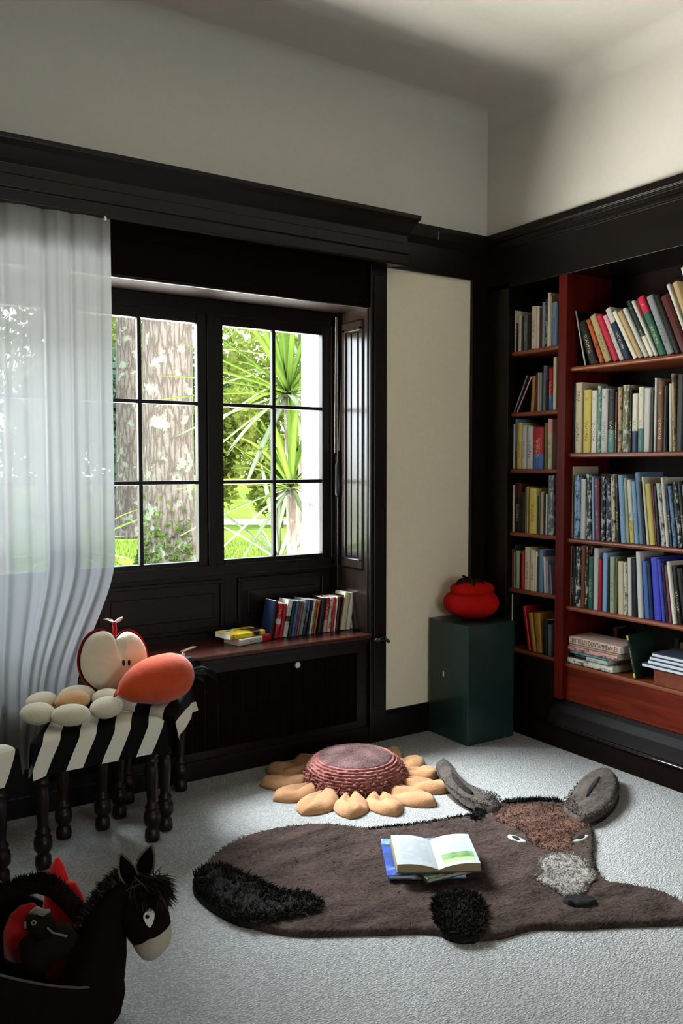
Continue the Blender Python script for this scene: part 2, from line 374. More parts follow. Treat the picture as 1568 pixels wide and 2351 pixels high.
# ------------------------------------------------------------------ books
PAL = dict(W=('white', '#c4c2ba'), K=('black', '#14120e'), C=('cream', '#c9bc9c'), G=('grey', '#83868a'), B=('blue', '#3d5f9c'), L=('light blue', '#86a8c8'),
  N=('navy', '#1c2a4a'), R=('red', '#a5121c'), D=('dark red', '#48100e'), T=('teal', '#4d8078'), E=('green', '#28604a'), Y=('yellow', '#cbb658'), O=('ochre', '#a87a30'),
  A=('tan', '#b0966a'), M=('maroon', '#743a50'), P=('pink', '#d79a98'), S=('sage green', '#9aa88c'), V=('olive', '#6c6636'), U=('brown', '#6a3f1c'), Q=('bright blue', '#3a40b0'),
  X=('crimson', '#bb1c3e'), F=('mottled grey', '#5d6468'), H=('dark green', '#1c3026'), I=('ivory', '#d8d2bc'), Z=('slate blue', '#64809c'), J=('orange', '#c05a20'))
def bookmat(c, st):
    key = 'book_'+PAL[c][0].replace(' ', '_')+('_'+st.replace(':', '_') if st else '')
    if key in _M: return _M[key]
    t = NT(key); p = t.n('ShaderNodeBsdfPrincipled', i_Roughness=.45); p.inputs['Specular IOR Level'].default_value = .35
    base = lin(PAL[c][1]); lum = base[0]*.3+base[1]*.6+base[2]*.1
    tc = t.n('ShaderNodeTexCoord'); sp = t.n('ShaderNodeSeparateXYZ'); t.l(tc, 'Generated', sp, 'Vector')
    nn = t.n('ShaderNodeTexNoise', i_Scale=3, i_Detail=3); t.l(tc, 'Object', nn, 'Vector')
    cur = t.ramp(nn, 'Fac', [(.3, tuple(x*.86 for x in base[:3])+(1,)), (.7, base)]); cur = (cur, 'Color')
    if st.startswith('s'):
        a = t.math('LESS_THAN', (sp, 'Y'), .03); m = t.mix((a, 0), cur, lin(PAL[st[1]][1])); cur = (m, 2)
    if st.startswith('b'):
        c2 = lin(PAL[st[2]][1]); lo, hi = {'1': (.62, .80), '2': (-.1, .36), '3': (.42, .56), '4': (.72, 1.1)}[st[1]]
        a = t.math('GREATER_THAN', (sp, 'Z'), lo); b = t.math('LESS_THAN', (sp, 'Z'), hi); k = t.math('MULTIPLY', (a, 0), (b, 0))
        m = t.mix((k, 0), cur, c2); cur = (m, 2)
    if st.startswith('p'):
        mp = t.n('ShaderNodeMapping'); mp.inputs['Scale'].default_value = (30, 30, 16); t.l(tc, 'Object', mp, 'Vector')
        n2 = t.n('ShaderNodeTexNoise', i_Scale=1.6, i_Detail=5, i_Roughness=.7); t.l(mp, 'Vector', n2, 'Vector')
        alt = lin('#b9bdb4') if lum < .2 else lin('#2c3038')
        r = t.ramp(n2, 'Fac', [(.50, (0, 0, 0, 1)), (.58, (1, 1, 1, 1))]); m = t.mix((r, 'Color'), cur, alt); cur = (m, 2)
    if 't' in st or st.startswith('b'):
        mp = t.n('ShaderNodeMapping'); mp.inputs['Scale'].default_value = (60, 60, 150); t.l(tc, 'Object', mp, 'Vector')
        n3 = t.n('ShaderNodeTexNoise', i_Scale=1.5, i_Detail=2); t.l(mp, 'Vector', n3, 'Vector')
        n4 = t.n('ShaderNodeTexNoise', i_Scale=7, i_Detail=0); t.l(tc, 'Object', n4, 'Vector')
        a = t.math('GREATER_THAN', (n3, 'Fac'), .53); b = t.math('LESS_THAN', (sp, 'Y'), .02); k = t.math('MULTIPLY', (a, 0), (b, 0))
        for o_, op, v in (('X', 'GREATER_THAN', .3), ('X', 'LESS_THAN', .7), ('Z', 'GREATER_THAN', .14), ('Z', 'LESS_THAN', .88)):
            q = t.math(op, (sp, o_), v); k = t.math('MULTIPLY', (k, 0), (q, 0))
        q = t.math('GREATER_THAN', (n4, 'Fac'), .46); k = t.math('MULTIPLY', (k, 0), (q, 0)); k = t.math('MULTIPLY', (k, 0), .8)
        ink = lin('#c8b890') if lum < .16 else lin('#2a2622')
        m = t.mix((k, 0), cur, ink); cur = (m, 2)
    t.t.links.new(cur[0].outputs[cur[1]], p.inputs['Base Color'])
    t.l(p, 'BSDF', t.out, 'Surface'); _M[key] = t.m; return t.m
def make_book(t, d, h, c, st='', hard=True, open_pages=None):
    """local x thickness, y depth (spine at 0), z height"""
    root = bpy.data.objects.new('book', None); COL.objects.link(root); root.empty_display_size = .02
    w = min(.0026, t*.2) if hard else min(.0008, t*.15)
    r = min(t*.28, .006)
    out = [(0, d), (0, r), (t*.12, r*.3), (t*.3, 0), (t*.7, 0), (t*.88, r*.3), (t, r), (t, d)]
    inn = [(t-w, d), (t-w, w+r*.6), (w, w+r*.6), (w, d)]
    G().prism(out+inn, 'z', 0, h).build('cover', bookmat(c, st), root)
    o = .0035 if hard else .0004
    G().box(w*1.02, t-w*1.02, w+r*.6, d-o-.0006, o, h-o).build('pages', PAGE if random.random() < .6 else PAGE2, root)
    return root
ORD = 'first second third fourth fifth sixth seventh eighth ninth tenth eleventh twelfth thirteenth fourteenth fifteenth sixteenth seventeenth eighteenth nineteenth twentieth'.split()
def ordinal(i):
    if i < 20: return ORD[i]
    if i < 29: return 'twenty-'+ORD[i-20]
    if i == 29: return 'thirtieth'
    return 'thirty-'+ORD[i-30]
def shelf_books(zoom, plane_ax, plane, base_z, rows, rz, where, group, depth, hard=.5, lim=(-9, 9, 9)):
    """zoom=(ox,oy,scale); rows=(b0,b1,top_x or None,top_y,colour,style)"""
    ox, oy, s = zoom; prev = None; k = 0
    for row in rows:
        b0, b1, tx, ty, c = row[:5]; st = row[5] if len(row) > 5 else ''
        jit = random.uniform(0, .010); pl = plane+jit
        # base y in px is found from the known shelf height
        def along(zx, zy): return hit(ox+zx/s, oy+zy/s, plane_ax, pl)
        top = along(tx if tx is not None else b0, ty)
        def U(p): return (-p.y if plane_ax == 0 else p.x)
        def base(zx):
            py = 1200
            for _ in range(4):
                p = hit(ox+zx/s, py, plane_ax, pl); dep = (p-CAM).dot(FW); py += (p.z-base_z)*FPX/dep
            return hit(ox+zx/s, py, plane_ax, pl)
        u0, u1 = U(base(b0)), U(base(b1)); ut = U(top) if tx is not None else u0
        th = math.atan2(ut-u0, top.z-base_z) if tx is not None else 0
        h = max(.09, (top.z-base_z)/math.cos(th))
        u0 = max(u0, lim[0]+.002-min(0, math.tan(th)*h))
        if prev:
            pu1, pth, ph = prev
            if u0 < pu1+.0012: u0 = pu1+.0012
            hz = min(h*math.cos(th), ph*math.cos(pth))
            need = pu1+math.tan(pth)*hz+.0012-u0
            if math.tan(th)*hz < need: th = math.atan2(need, hz) if th < 0 else max(th, math.atan2(need, hz))
        t = max(.007, (u1-u0)*math.cos(th)); w = t/math.cos(th)
        if u0+w > lim[1]-.001:
            if u0 > lim[1]-.008-.004: continue
            w = lim[1]-.001-u0; t = w*math.cos(th)
        if th > 0: th = min(th, math.atan2(max(0, lim[1]-.001-(u0+w)), h)); w = t/math.cos(th)
        h = min(h, (lim[2]-base_z-.004-t*abs(math.sin(th)))/math.cos(th))
        d = min(depth*random.uniform(.88, 1.0), max(.10, h*.8))
        o = make_book(t, d, h, c, st, random.random() < hard)
        lift = t*math.sin(th) if th > 0 else 0
        x0 = u0+(h*0)  # base corner
        if th > 0: x0 = u0
        R = Matrix.Rotation(rz, 4, 'Z') @ Matrix.Rotation(th, 4, 'Y')
        if plane_ax == 0: loc = Vector((pl, -x0, base_z+.0006+lift))
        else: loc = Vector((x0, pl, base_z+.0006+lift))
        o.matrix_world = Matrix.Translation(loc) @ R
        size = 'thick' if t > .034 else ('slim' if t < .017 else '')
        tall = 'tall ' if h > .29 else ''
        lean = 'leaning ' if abs(th) > .12 else ''
        nm = PAL[st[1]][0]+'-spined' if st.startswith('s') else PAL[c][0]
        lb = f"{size if not (tall and lean) else ''} {tall}{lean}{nm} book, {ordinal(k)} from {where}".strip()
        tag(o, ' '.join(lb.split()), 'book', group)
        prev = (u0+w, th, h); k += 1
ZA = (1140, 600, 3.6636); ZB = (1140, 1040, 3.6636); ZD = (1140, 1380, 3.6636)
R90 = -PI/2
N = None
PX = 3.468
shelf_books(ZA, 0, PX, NSH[0], [(112,142,N,425,'W'),(142,174,N,430,'K','b4C'),(175,200,N,462,'C','t'),(200,219,N,465,'K'),(220,250,N,458,'F','t'),(251,284,N,455,'K'),(285,330,N,385,'C','t'),(331,352,N,380,'W'),(355,374,N,395,'D'),(375,404,N,350,'G'),(405,421,N,325,'K','p'),(422,444,N,268,'I'),(445,459,N,300,'A'),(460,503,N,350,'Z','t')],
  R90, 'the corner on the top shelf, narrow bay', 'books on the top shelf of the narrow bay', .15, lim=(-3.535, -YD1, 2.5))
shelf_books(ZA, 0, PX, NSH[1], [(103,111,212,970,'K','sG'),(113,124,226,972,'K'),(126,152,245,980,'K','sP'),(282,308,N,970,'O','t'),(309,330,N,948,'D'),(340,357,N,938,'A'),(358,372,N,940,'G'),(387,409,N,880,'F'),(410,423,N,1000,'K'),(425,464,N,905,'R','b2B'),(468,497,N,810,'C')],  # pink-spined book: black cover paints in the shade on its face
  R90, 'the corner on the second shelf, narrow bay', 'books on the second shelf of the narrow bay', .15, lim=(-3.535, -YD1, NSH[0]-.022))
shelf_books(ZA, 0, PX, NSH[2], [(100,128,N,1372,'W'),(129,164,N,1330,'Z','b2U'),(165,204,N,1360,'Y','t'),(205,244,N,1380,'W','t'),(245,300,N,1395,'W','t'),(303,388,N,1400,'R','b2B'),(396,420,N,1360,'V'),(425,459,N,1325,'C','b4P')],
  R90, 'the corner on the third shelf, narrow bay', 'books on the third shelf of the narrow bay', .15, lim=(-3.535, -YD1, NSH[1]-.022))
shelf_books(ZB, 0, PX, NSH[3], [(90,131,N,270,'C','t'),(140,200,N,255,'K','b4D'),(202,230,N,330,'K'),(234,249,N,285,'V'),(250,262,N,282,'A'),(265,332,N,298,'Y','t'),(334,345,N,360,'K'),(346,360,N,330,'Z'),(361,389,N,325,'A'),(392,401,N,340,'K'),(403,422,N,345,'W'),(424,472,N,190,'F','p')],
  R90, 'the corner on the fourth shelf, narrow bay', 'books on the fourth shelf of the narrow bay', .15, lim=(-3.535, -YD1, NSH[2]-.022))
shelf_books(ZB, 0, PX, NSH[4], [(80,97,N,800,'U'),(98,124,N,825,'I'),(125,147,N,770,'H'),(148,184,N,822,'S'),(186,201,N,850,'K'),(203,221,N,830,'R'),(222,274,N,790,'C','t'),(275,320,N,812,'C','t'),(321,335,N,830,'I'),(336,351,N,870,'H'),(352,383,N,815,'Z'),(398,412,380,875,'I'),(414,438,398,905,'L'),(440,452,414,935,'M'),(453,466,440,940,'G')],
  R90, 'the corner on the fifth shelf, narrow bay', 'books on the fifth shelf of the narrow bay', .15, lim=(-3.535, -YD1, NSH[3]-.022))
shelf_books(ZB, 0, PX, NSH[5], [(96,128,N,1180,'K','sW'),(262,282,215,1290,'R'),(300,330,262,1345,'O'),(332,380,310,1345,'O','t'),(384,420,N,1400,'K'),(424,455,N,1440,'F')],
  R90, 'the corner on the bottom shelf, narrow bay', 'books on the bottom shelf of the narrow bay', .15, lim=(-3.535, -YD1, NSH[4]-.022))
WX = 3.49
shelf_books(ZA, 0, WX, WSH[0], [(720,734,638,425,'K','sW'),(780,846,680,530,'K','t'),(868,906,737,510,'J','p'),(910,968,757,490,'A','t'),(982,1030,820,485,'X'),(1034,1074,866,490,'W','b4P'),(1078,1130,886,435,'N','b4W'),(1150,1190,968,440,'I'),(1191,1236,1012,440,'A'),(1240,1276,1056,410,'W'),(1277,1326,1078,350,'H','b2I'),(1330,1360,1130,345,'W'),(1368,1428,1180,320,'E','b4X'),(1434,1495,1255,310,'G','t'),(1500,1546,1318,300,'K'),(1552,1625,1375,310,'D'),(1632,1662,1425,205,'W'),(1666,1716,1475,190,'A'),(1722,1760,1545,60,'I'),(1764,1800,1590,90,'K')],
  R90, 'the red post on the top shelf, wide bay', 'books on the top shelf of the wide bay', .2, lim=(-YD0, -YE, 2.5))
shelf_books(ZA, 0, WX, WSH[1], [(611,646,N,1055,'K'),(649,711,N,1025,'C','t'),(722,782,N,1085,'Y','t'),(789,837,N,1090,'I','t'),(838,871,N,1050,'T','p'),(872,924,N,1075,'W','t'),(926,984,N,1085,'K','b2T'),(985,1010,N,1100,'D','t'),(1011,1046,995,1060,'A','p'),(1048,1104,N,1045,'V','p'),(1106,1128,N,1085,'K','t'),(1130,1180,N,1115,'I','b2N'),(1181,1227,N,1060,'I','b2T'),(1228,1284,N,1070,'W'),(1286,1316,N,1090,'K'),(1318,1335,1290,990,'W'),(1340,1394,N,1015,'U','t'),(1397,1424,N,1050,'K'),(1448,1475,1422,1035,'W'),(1477,1500,1452,950,'A','p'),(1502,1568,N,955,'K'),(1570,1640,N,960,'H'),(1645,1700,N,1000,'K','t'),(1705,1760,N,960,'I')],
  R90, 'the red post on the second shelf, wide bay', 'books on the second shelf of the wide bay', .2, lim=(-YD0, -YE, WSH[0]-.022))
shelf_books(ZB, 0, WX, WSH[2], [(570,611,N,115,'C','t'),(613,632,N,230,'K'),(634,690,N,190,'L','p'),(694,742,688,220,'W'),(744,788,728,180,'H','p'),(803,822,785,200,'L'),(824,864,800,215,'M','b2M'),(868,900,N,200,'K','p'),(914,950,890,255,'N','p'),(962,998,918,185,'C','p'),(1000,1030,962,190,'K','t'),(1042,1080,1002,190,'L'),(1082,1116,1045,215,'S'),(1120,1154,1076,230,'I','b2Y'),(1156,1190,1112,245,'L','t'),(1196,1236,1140,170,'Z'),(1238,1252,1190,240,'K'),(1256,1280,1205,205,'I'),(1284,1330,1240,262,'Y'),(1332,1346,1296,260,'M'),(1348,1378,1312,280,'K'),(1384,1420,1325,260,'W','p'),(1424,1445,1376,210,'I'),(1448,1480,1395,265,'N','t'),(1482,1516,1430,280,'Z','p'),(1522,1560,1470,250,'K','p'),(1564,1600,1512,240,'K','t'),(1604,1640,1550,270,'G'),(1644,1690,1600,250,'K'),(1695,1740,1650,250,'L')],
  R90, 'the red post on the third shelf, wide bay', 'books on the third shelf of the wide bay', .2, lim=(-YD0, -YE, WSH[1]-.022))
shelf_books(ZB, 0, WX, WSH[3], [(566,580,N,780,'A'),(582,648,N,790,'K','b4K'),(649,699,N,785,'K','p'),(700,733,N,780,'U'),(735,757,N,785,'D','p'),(764,802,N,875,'E','t'),(808,845,N,800,'W'),(849,880,N,890,'R'),(884,922,N,840,'L'),(925,944,N,900,'K'),(946,985,936,870,'S','t'),(987,1006,N,885,'V'),(1018,1066,1000,910,'C'),(1068,1097,1046,920,'C','p'),(1102,1136,1062,880,'W'),(1140,1180,1104,890,'K'),(1186,1228,1142,830,'W'),(1244,1288,1182,915,'B'),(1290,1312,1216,930,'N'),(1322,1390,1236,885,'Q'),(1392,1416,1306,900,'Q'),(1420,1444,1340,930,'K'),(1446,1475,1352,950,'M'),(1478,1508,1372,920,'I'),(1512,1560,1412,955,'K','t'),(1566,1610,1455,980,'K'),(1620,1665,1515,1070,'R'),(1675,1720,1580,1080,'N')],
  R90, 'the red post on the fourth shelf, wide bay', 'books on the fourth shelf of the wide bay', .2, lim=(-YD0, -YE, WSH[2]-.022))
# standing books on the window seat
ZS = (560, 1340, 4.9)
shelf_books(ZS, 1, 3.865, .597, [(284,328,348,205,'N','sK'),(342,396,400,235,'R','b3W'),(398,438,455,235,'R'),(440,492,508,195,'W','b3H'),(500,530,566,200,'H'),(532,566,592,200,'B'),(568,590,616,205,'M'),(592,616,640,200,'V'),(622,660,690,185,'G','t'),(664,696,724,185,'N','b4B'),(700,730,758,190,'K'),(732,758,786,190,'I','t'),(760,780,812,190,'V'),(782,806,842,190,'J'),(832,888,884,170,'K'),(892,930,938,165,'R','b2P'),(936,974,976,160,'C','p'),(978,1004,1012,155,'X'),(1006,1026,1040,150,'I'),(1030,1060,1076,150,'D'),(1062,1082,1100,130,'K'),(1086,1146,1150,110,'C'),(1150,1200,1204,110,'I'),(1204,1246,1248,115,'C')],
  0, 'the two flat paperbacks on the window seat', 'paperbacks standing on the window seat', .115, hard=.1)
# ------------------------------------------------------------------ stacks on the lowest shelf of the wide bay
def flat_book(loc, L, D, t, c, st, rz, label, group, hard=False):
    """lying flat: spine along local x (facing -y), depth +y"""
    o = make_book(t, D, L, c, st, hard)
    M = Matrix.Translation(loc) @ Matrix.Rotation(rz, 4, 'Z') @ Matrix.Rotation(PI/2, 4, 'Y')   # height axis -> +x, thickness -> -z
    o.matrix_world = M @ Matrix.Translation((-t, 0, 0))
    return tag(o, label, 'book', group)
zb = WSH[4]+.001
def wide_y(px, py, X): return hit(px, py, 0, X).y
ZZ = (1280, 1360, 5.444)
def zy(zx, zy_): return wide_y(ZZ[0]+zx/ZZ[2], ZZ[1]+zy_/ZZ[2], 3.49)
rows = [(85, 712, .030, 'I', 'p', 'mottled ivory thick magazine, lowest of the stack beside the red post', 3.478),
        (218, 622, .022, 'W', 'b2K', 'white book with a black spine end, second lowest beside the red post', 3.487),
        (122, 640, .014, 'T', 'p', 'slim teal book under the pink one in the stack beside the post', 3.49),
        (92, 760, .026, 'P', 'p', 'pink flat book in the stack beside the red post', 3.482),
        (150, 760, .009, 'A', '', 'slim tan flat book between the pink and the lettered book', 3.484)]
z = zb
for a, b, t, c, st, lb, X in rows:
    ya, yb = min(zy(a, 800), 3.119-.004*(a > 100)), zy(b, 800)
    flat_book((X, ya, z), ya-yb, .19, t, c, st, R90, lb, 'books lying in a stack beside the red post'); z += t+.0006
ya, yb = zy(158, 600), zy(802, 600)
o = flat_book((3.482, ya, z), ya-yb, .17, .042, 'P', '', R90, 'pale pink thick book with dark capital lettering, on top of its stack', 'books lying in a stack beside the red post')
cov = [c for c in o.children if c.name.startswith('cover')][0]; cov.data.materials[0] = plain('pale_pink_cover', '#d3b3a0', .5, .3, 20, .05)
fc = bpy.data.curves.new('lettering', 'FONT'); fc.body = 'ENTRE LES DONTAMMEAN E I'; fc.size = .021; fc.extrude = .0002; fc.align_x = 'CENTER'; fc.align_y = 'CENTER'
fc.materials.append(BLK); fo = bpy.data.objects.new('lettering', fc); COL.objects.link(fo); fo.parent = o
bpy.context.view_layer.update()
fo.matrix_world = Matrix.Translation((3.4815, (ya+yb)/2, z+.021)) @ Matrix.Rotation(R90, 4, 'Z') @ Matrix.Rotation(PI/2, 4, 'X')
bpy.context.view_layer.update(); dims = fo.dimensions.x
if dims > 0: fc.size *= (ya-yb)*.88/dims
bpy.context.view_layer.update()
tm_ = bpy.data.meshes.new_from_object(fo.evaluated_get(bpy.context.evaluated_depsgraph_get())); mw = fo.matrix_world.copy(); bpy.data.objects.remove(fo)
fo = bpy.data.objects.new('lettering', tm_); COL.objects.link(fo); fo.parent = o; fo.matrix_world = mw @ Matrix.Diagonal((1, 1.55, 1, 1))
zt_ = z+.042
# leaning slim green book
yb_ = zy(990, 1060)
o = make_book(.012, .19, .215, 'H', 't'); th = -.24
o.matrix_world = Matrix.Translation((3.487, zy(958, 1060), zb)) @ Matrix.Rotation(R90, 4, 'Z') @ Matrix.Rotation(th, 4, 'Y')
tag(o, 'slim dark green book with yellow spine ends, leaning beside the stack on the lowest shelf', 'book')
for zz_ in (.004, .19):
    G().box(.001, .011, -.0008, .004, zz_, zz_+.022).build('spine_label', plain('yellow_label', '#c9c03a', .5), o, label='yellow spine label')
# dark books at the back of the shelf
for i, (y_, t, h, c) in enumerate(((2.99, .03, .19, 'D'), (2.62, .028, .2, 'K'), (2.585, .03, .18, 'U'))):
    o = make_book(t, .1, h, c, ''); o.matrix_world = Matrix.Translation((3.68, y_, zb)) @ Matrix.Rotation(R90, 4, 'Z')
    tag(o, ('dark red', 'black', 'brown')[i]+' upright book at the back of the lowest shelf, wide bay', 'book', 'books at the back of the lowest shelf')
# wooden box with magazines
yk0 = zy(1215, 1100)
kb = empty('wooden_box', (3.482, yk0, zb), R90, 'reddish brown wooden box on the lowest shelf, carrying white magazines', 'box')
KW = wood('box_wood', '#5e2a18', '#7d4028', .45, 'y')
g = G().box(0, .40, 0, .012, 0, .068).box(0, .012, .012, .2, 0, .068).box(.388, .40, .012, .2, 0, .068).box(0, .40, .188, .2, 0, .068); g.build('body', KW, kb, bevel=.0015)
G().box(-.002, .402, -.002, .202, .068, .077).build('lid', KW, kb, bevel=.0015)
z = zb+.078
for i, (a, t, dx) in enumerate(((1088, .017, -.006), (1152, .020, .0), (1170, .017, .002), (1192, .018, .006))):
    ya = zy(a, 800)
    root = empty('magazine', (3.476+dx, ya, z), R90, ('white magazine lowest', 'white magazine second from the bottom', 'white magazine third from the bottom', 'white magazine topmost')[i]+' of the stack on the wooden box', 'magazine', 'magazines on the wooden box')
    G().box(0, .30, 0, .2, 0, t*.72).build('pages', plain('magazine_pages', '#c9cdd2', .5, .4), root, bevel=.002)
    G().box(0, .30, 0.001, .2, t*.72+.0003, t-.0004).build('cover', plain('dark_magazine_cover', '#3c424a', .35, .4), root)
    z += t+.0006
# flat paperbacks on the window seat
o = flat_book((1.880, 3.80, .5982), .205, .13, .032, 'W', 'b4R', math.radians(14), 'white paperback with a red spine end, lying under the yellow one', 'paperbacks lying on the window seat')
o.rotation_euler = o.rotation_euler
def yellow_cover():
    t = NT('yellow_picture_cover'); p = t.n('ShaderNodeBsdfPrincipled', i_Roughness=.3); tc = t.n('ShaderNodeTexCoord')
    n1 = t.n('ShaderNodeTexNoise', i_Scale=9, i_Detail=2); t.l(tc, 'Object', n1, 'Vector')
    r = t.ramp(n1, 'Fac', [(0, lin('#1c1810')), (.40, lin('#b58a1e')), (.46, lin('#d8bf2a')), (.58, lin('#c6cad0')), (.66, lin('#1c1a14'))], 'CONSTANT')
    t.l(r, 'Color', p, 'Base Color'); t.l(p, 'BSDF', t.out, 'Surface'); return t.m
o = flat_book((1.835, 3.815, .6308), .215, .135, .026, 'Y', '', math.radians(10), 'yellow picture-cover paperback lying on top of a white one on the window seat', 'paperbacks lying on the window seat')
[c for c in o.children if c.name.startswith('cover')][0].data.materials[0] = yellow_cover()
# pale strip standing in for a streak of light on the seat
tag(G().box(0, .12, 0, .022, 0, .002).build('paper_slip', plain('slip_paper', '#b8a888', .7)), 'pale paper slip lying on the window seat behind the carrot cushion', 'paper')
bpy.data.objects['paper_slip'].location = (1.60, 3.84, .598); bpy.data.objects['paper_slip'].rotation_euler = (0, 0, math.radians(38))
# ------------------------------------------------------------------ pedestal and tomato pouf
GREEN = plain('dark_green_lacquer', '#1b2f2b', .28, .5, 6, .1)
pd = empty('pedestal', (3.178, 3.552, 0), label='dark green glossy square pedestal in the corner, carrying the red cushion', cat='pedestal')
G().box(-.168, .168, -.17, .155, 0, .645).build('body', GREEN, pd, bevel=.003)
wm = plain('white_spot', '#d8d8d0', .5)
p = hit(1018, 1547, 0, 3.0095)
G().prism([(.006*math.cos(a*PI/8), .016*math.sin(a*PI/8)) for a in range(16)], 'x', -.1695, -.1675).build('sticker', wm, pd, label='small white oval sticker').location = (0, p.y-3.552, p.z)
RED = plain('red_felt', '#ac120b', .95, .1, 12, .08, .25, 120, 0)
RED2 = plain('bright_red_plush', '#b01616', .95, .1, 14, .12, .2, 140, .2)
tm = empty('tomato_cushion', (3.185, 3.55, .656), label='round red tomato cushion with a folded top, on the green pedestal', cat='cushion')
def lob(d): return 1+.035*math.cos(5*math.atan2(d.y, d.x)+.6)*(1-d.z*d.z)+.03*nz((d.x*1.7, d.y*1.7, d.z*1.7))
G().ellipsoid((0, 0, .083), .158, .15, .088, 36, 18, lob).build('body', RED, tm, True)
def lob2(d): return 1+.06*math.cos(3*math.atan2(d.y, d.x)+1.1)+.05*nz((d.x*2+5, d.y*2, d.z*2))
G().ellipsoid((-.012, -.008, .158), .125, .115, .047, 36, 14, lob2).build('folded_top', RED, tm, True)
LEAFD = plain('dark_leaf_felt', '#1d1a12', .95, .05, 10)
for a in range(5):
    an = a*2*PI/5+.5; g = G(); ring = []
    for k in range(6):
        f = k/5; w = .022*math.sin(PI*min(.97, f*.85+.12)); r_ = .012+.075*f; zz_ = .203+.012*math.sin(f*PI)-.014*f*f
        c_ = Vector((-.03+r_*math.cos(an), -.01+r_*math.sin(an), zz_)); s_ = Vector((-math.sin(an), math.cos(an), 0))*w
        ring.append([c_-s_, c_+Vector((0, 0, .006)), c_+s_, c_-Vector((0, 0, .004))])
    g.loft(ring).build('leaf', LEAFD, tm, True)
G().tube([(-.03, -.01, .20), (-.045, -.005, .222), (-.07, 0, .235)], [.012, .009, .006], 8).build('stem', LEAFD, tm, True)
# thread on the frieze
p = hit(1007, 536, 1, YA-.04)
tag(G().tube([(p.x, p.y, p.z+.012), (p.x+.001, p.y, p.z-.01), (p.x-.002, p.y, p.z-.035)], .0012, 6).build('hanging_thread', plain('pale_thread', '#bdb8a8', .8)), 'pale thread hanging from the dark frieze beside the corner', 'thread')
# ------------------------------------------------------------------ sunflower rug cushion
sf = empty('sunflower_cushion', (2.235, 3.305, 0), YAW*-1, 'plush sunflower floor cushion with peach petals and a maroon seed dome', 'cushion')
PET = plain('peach_petal_fabric', '#ab7e59', .95, .08, 25, .1, .35, 160, .1)
SEED = pile('maroon_seed_pile', '#3e2726', '#8a6c68', 120, False)
RUF = pile('maroon_ruffle', '#6a322d', '#b4776f', 70, False)
R0 = .243; HD = .158
npet = 14
for k in range(npet):
    an = 2*PI*(k+.35)/npet; L = .240*random.uniform(.93, 1.06); W = .080*random.uniform(.92, 1.1); fold = random.uniform(-.3, .3); r0 = .225
    nu_, nv_ = 15, 13; top, bot = [], []
    ca, sa = math.cos(an), math.sin(an)
    wdir = math.sin(an-YAW)
    if abs(((an-YAW)+math.radians(4)+PI) % (2*PI)-PI) < .5: L *= .80
    L = min(L, (3.70-3.315)/wdir-r0 if wdir > .3 else 9)
    sd = random.uniform(0, 50)
    for i in range(nu_):
        f = i/(nu_-1); w = W*(math.sin(PI*(f*.87+.10))**.75)*(1-.0*f) if f < .985 else .004
        if f > .86: w *= math.sqrt(max(0, 1-((f-.86)/.145)**2))*.93+.04
        for j in range(nv_):
            s = -1+2*j/(nv_-1)
            e = max(0, (1-abs(s)**3.0))*max(0, 1-max(0, (f-.75)/.25)**3)
            th = .006+.034*e
            crease = math.exp(-((s-fold-(.35*math.sin(f*4+sd)))/.16)**2)*max(0, 1-f*1.1)*.032
            crease += math.exp(-((f-.42-.22*s)/.07)**2)*.018*(1 if fold > 0 else .3)
            zt = th-crease*e+.006*nz((f*4+sd, s*2, sd))*e
            r_ = r0+L*f-.05*0; y_ = s*w
            P = (r_*ca-y_*sa, r_*sa+y_*ca)
            top.append((P[0], P[1], max(zt, .004)+.004)); bot.append((P[0], P[1], .001))
    g = G(); b = len(top); g.v = top+bot
    for i in range(nu_-1):
        for j in range(nv_-1):
            a = i*nv_+j; g.f.append((a, a+1, a+nv_+1, a+nv_)); g.f.append((b+a, b+a+nv_, b+a+nv_+1, b+a+1))
    for i in range(nu_-1):
        for j in (0, nv_-1): a = i*nv_+j; g.f.append((a, a+nv_, b+a+nv_, b+a))
    for i in (0, nu_-1):
        for j in range(nv_-1): a = i*nv_+j; g.f.append((a, a+1, b+a+1, b+a))
    g.build('petal', PET, sf, True)
# ruffled side band: ridged rings
prof = []
for i in range(60):
    f = i/59; a = f*PI/2*.93
    r_ = R0*math.cos(a)**.62 if a < PI/2 else 0; z_ = .028+(HD-.038)*math.sin(a)**1.15
    prof.append((r_, z_))
nseg = 160; rings = []
for i, (r_, z_) in enumerate(prof[:37]):
    f = i/36; amp = .013*(1-f)**1.1+.0022; rg = []
    for k in range(nseg):
        ph = 2*PI*k/nseg
        d = amp*(nz((math.cos(ph)*13, math.sin(ph)*13, i*.55+ (0 if f>.5 else .0)))*1.6)+.004*math.sin(i*2*PI/4.3)
        rg.append(((r_+d)*math.cos(ph), (r_+d)*math.sin(ph), z_+d*.5-.006*(1-f)*nz((math.cos(ph)*9, math.sin(ph)*9, 3))))
    rings.append(rg)
rings.insert(0, [(R0*.9*math.cos(2*PI*k/nseg), R0*.9*math.sin(2*PI*k/nseg), .004) for k in range(nseg)])
G().loft(rings).build('ruffle_band', RUF, sf, True)
its = []
for k in range(1500):
    ph = random.uniform(0, 2*PI); z_ = random.uniform(.02, .075); r_ = R0*(1.0-.12*((z_-.02)/.055)**2)
    its.append(((r_*math.cos(ph), r_*math.sin(ph), z_), (math.cos(ph+random.uniform(-.9, .9))*.02, math.sin(ph+random.uniform(-.9, .9))*.02, random.uniform(-.012, .01)), (0, 0, -.008)))
G().blades(its, .0045).build('ruffle_fringe', RUF, sf)
rings = []
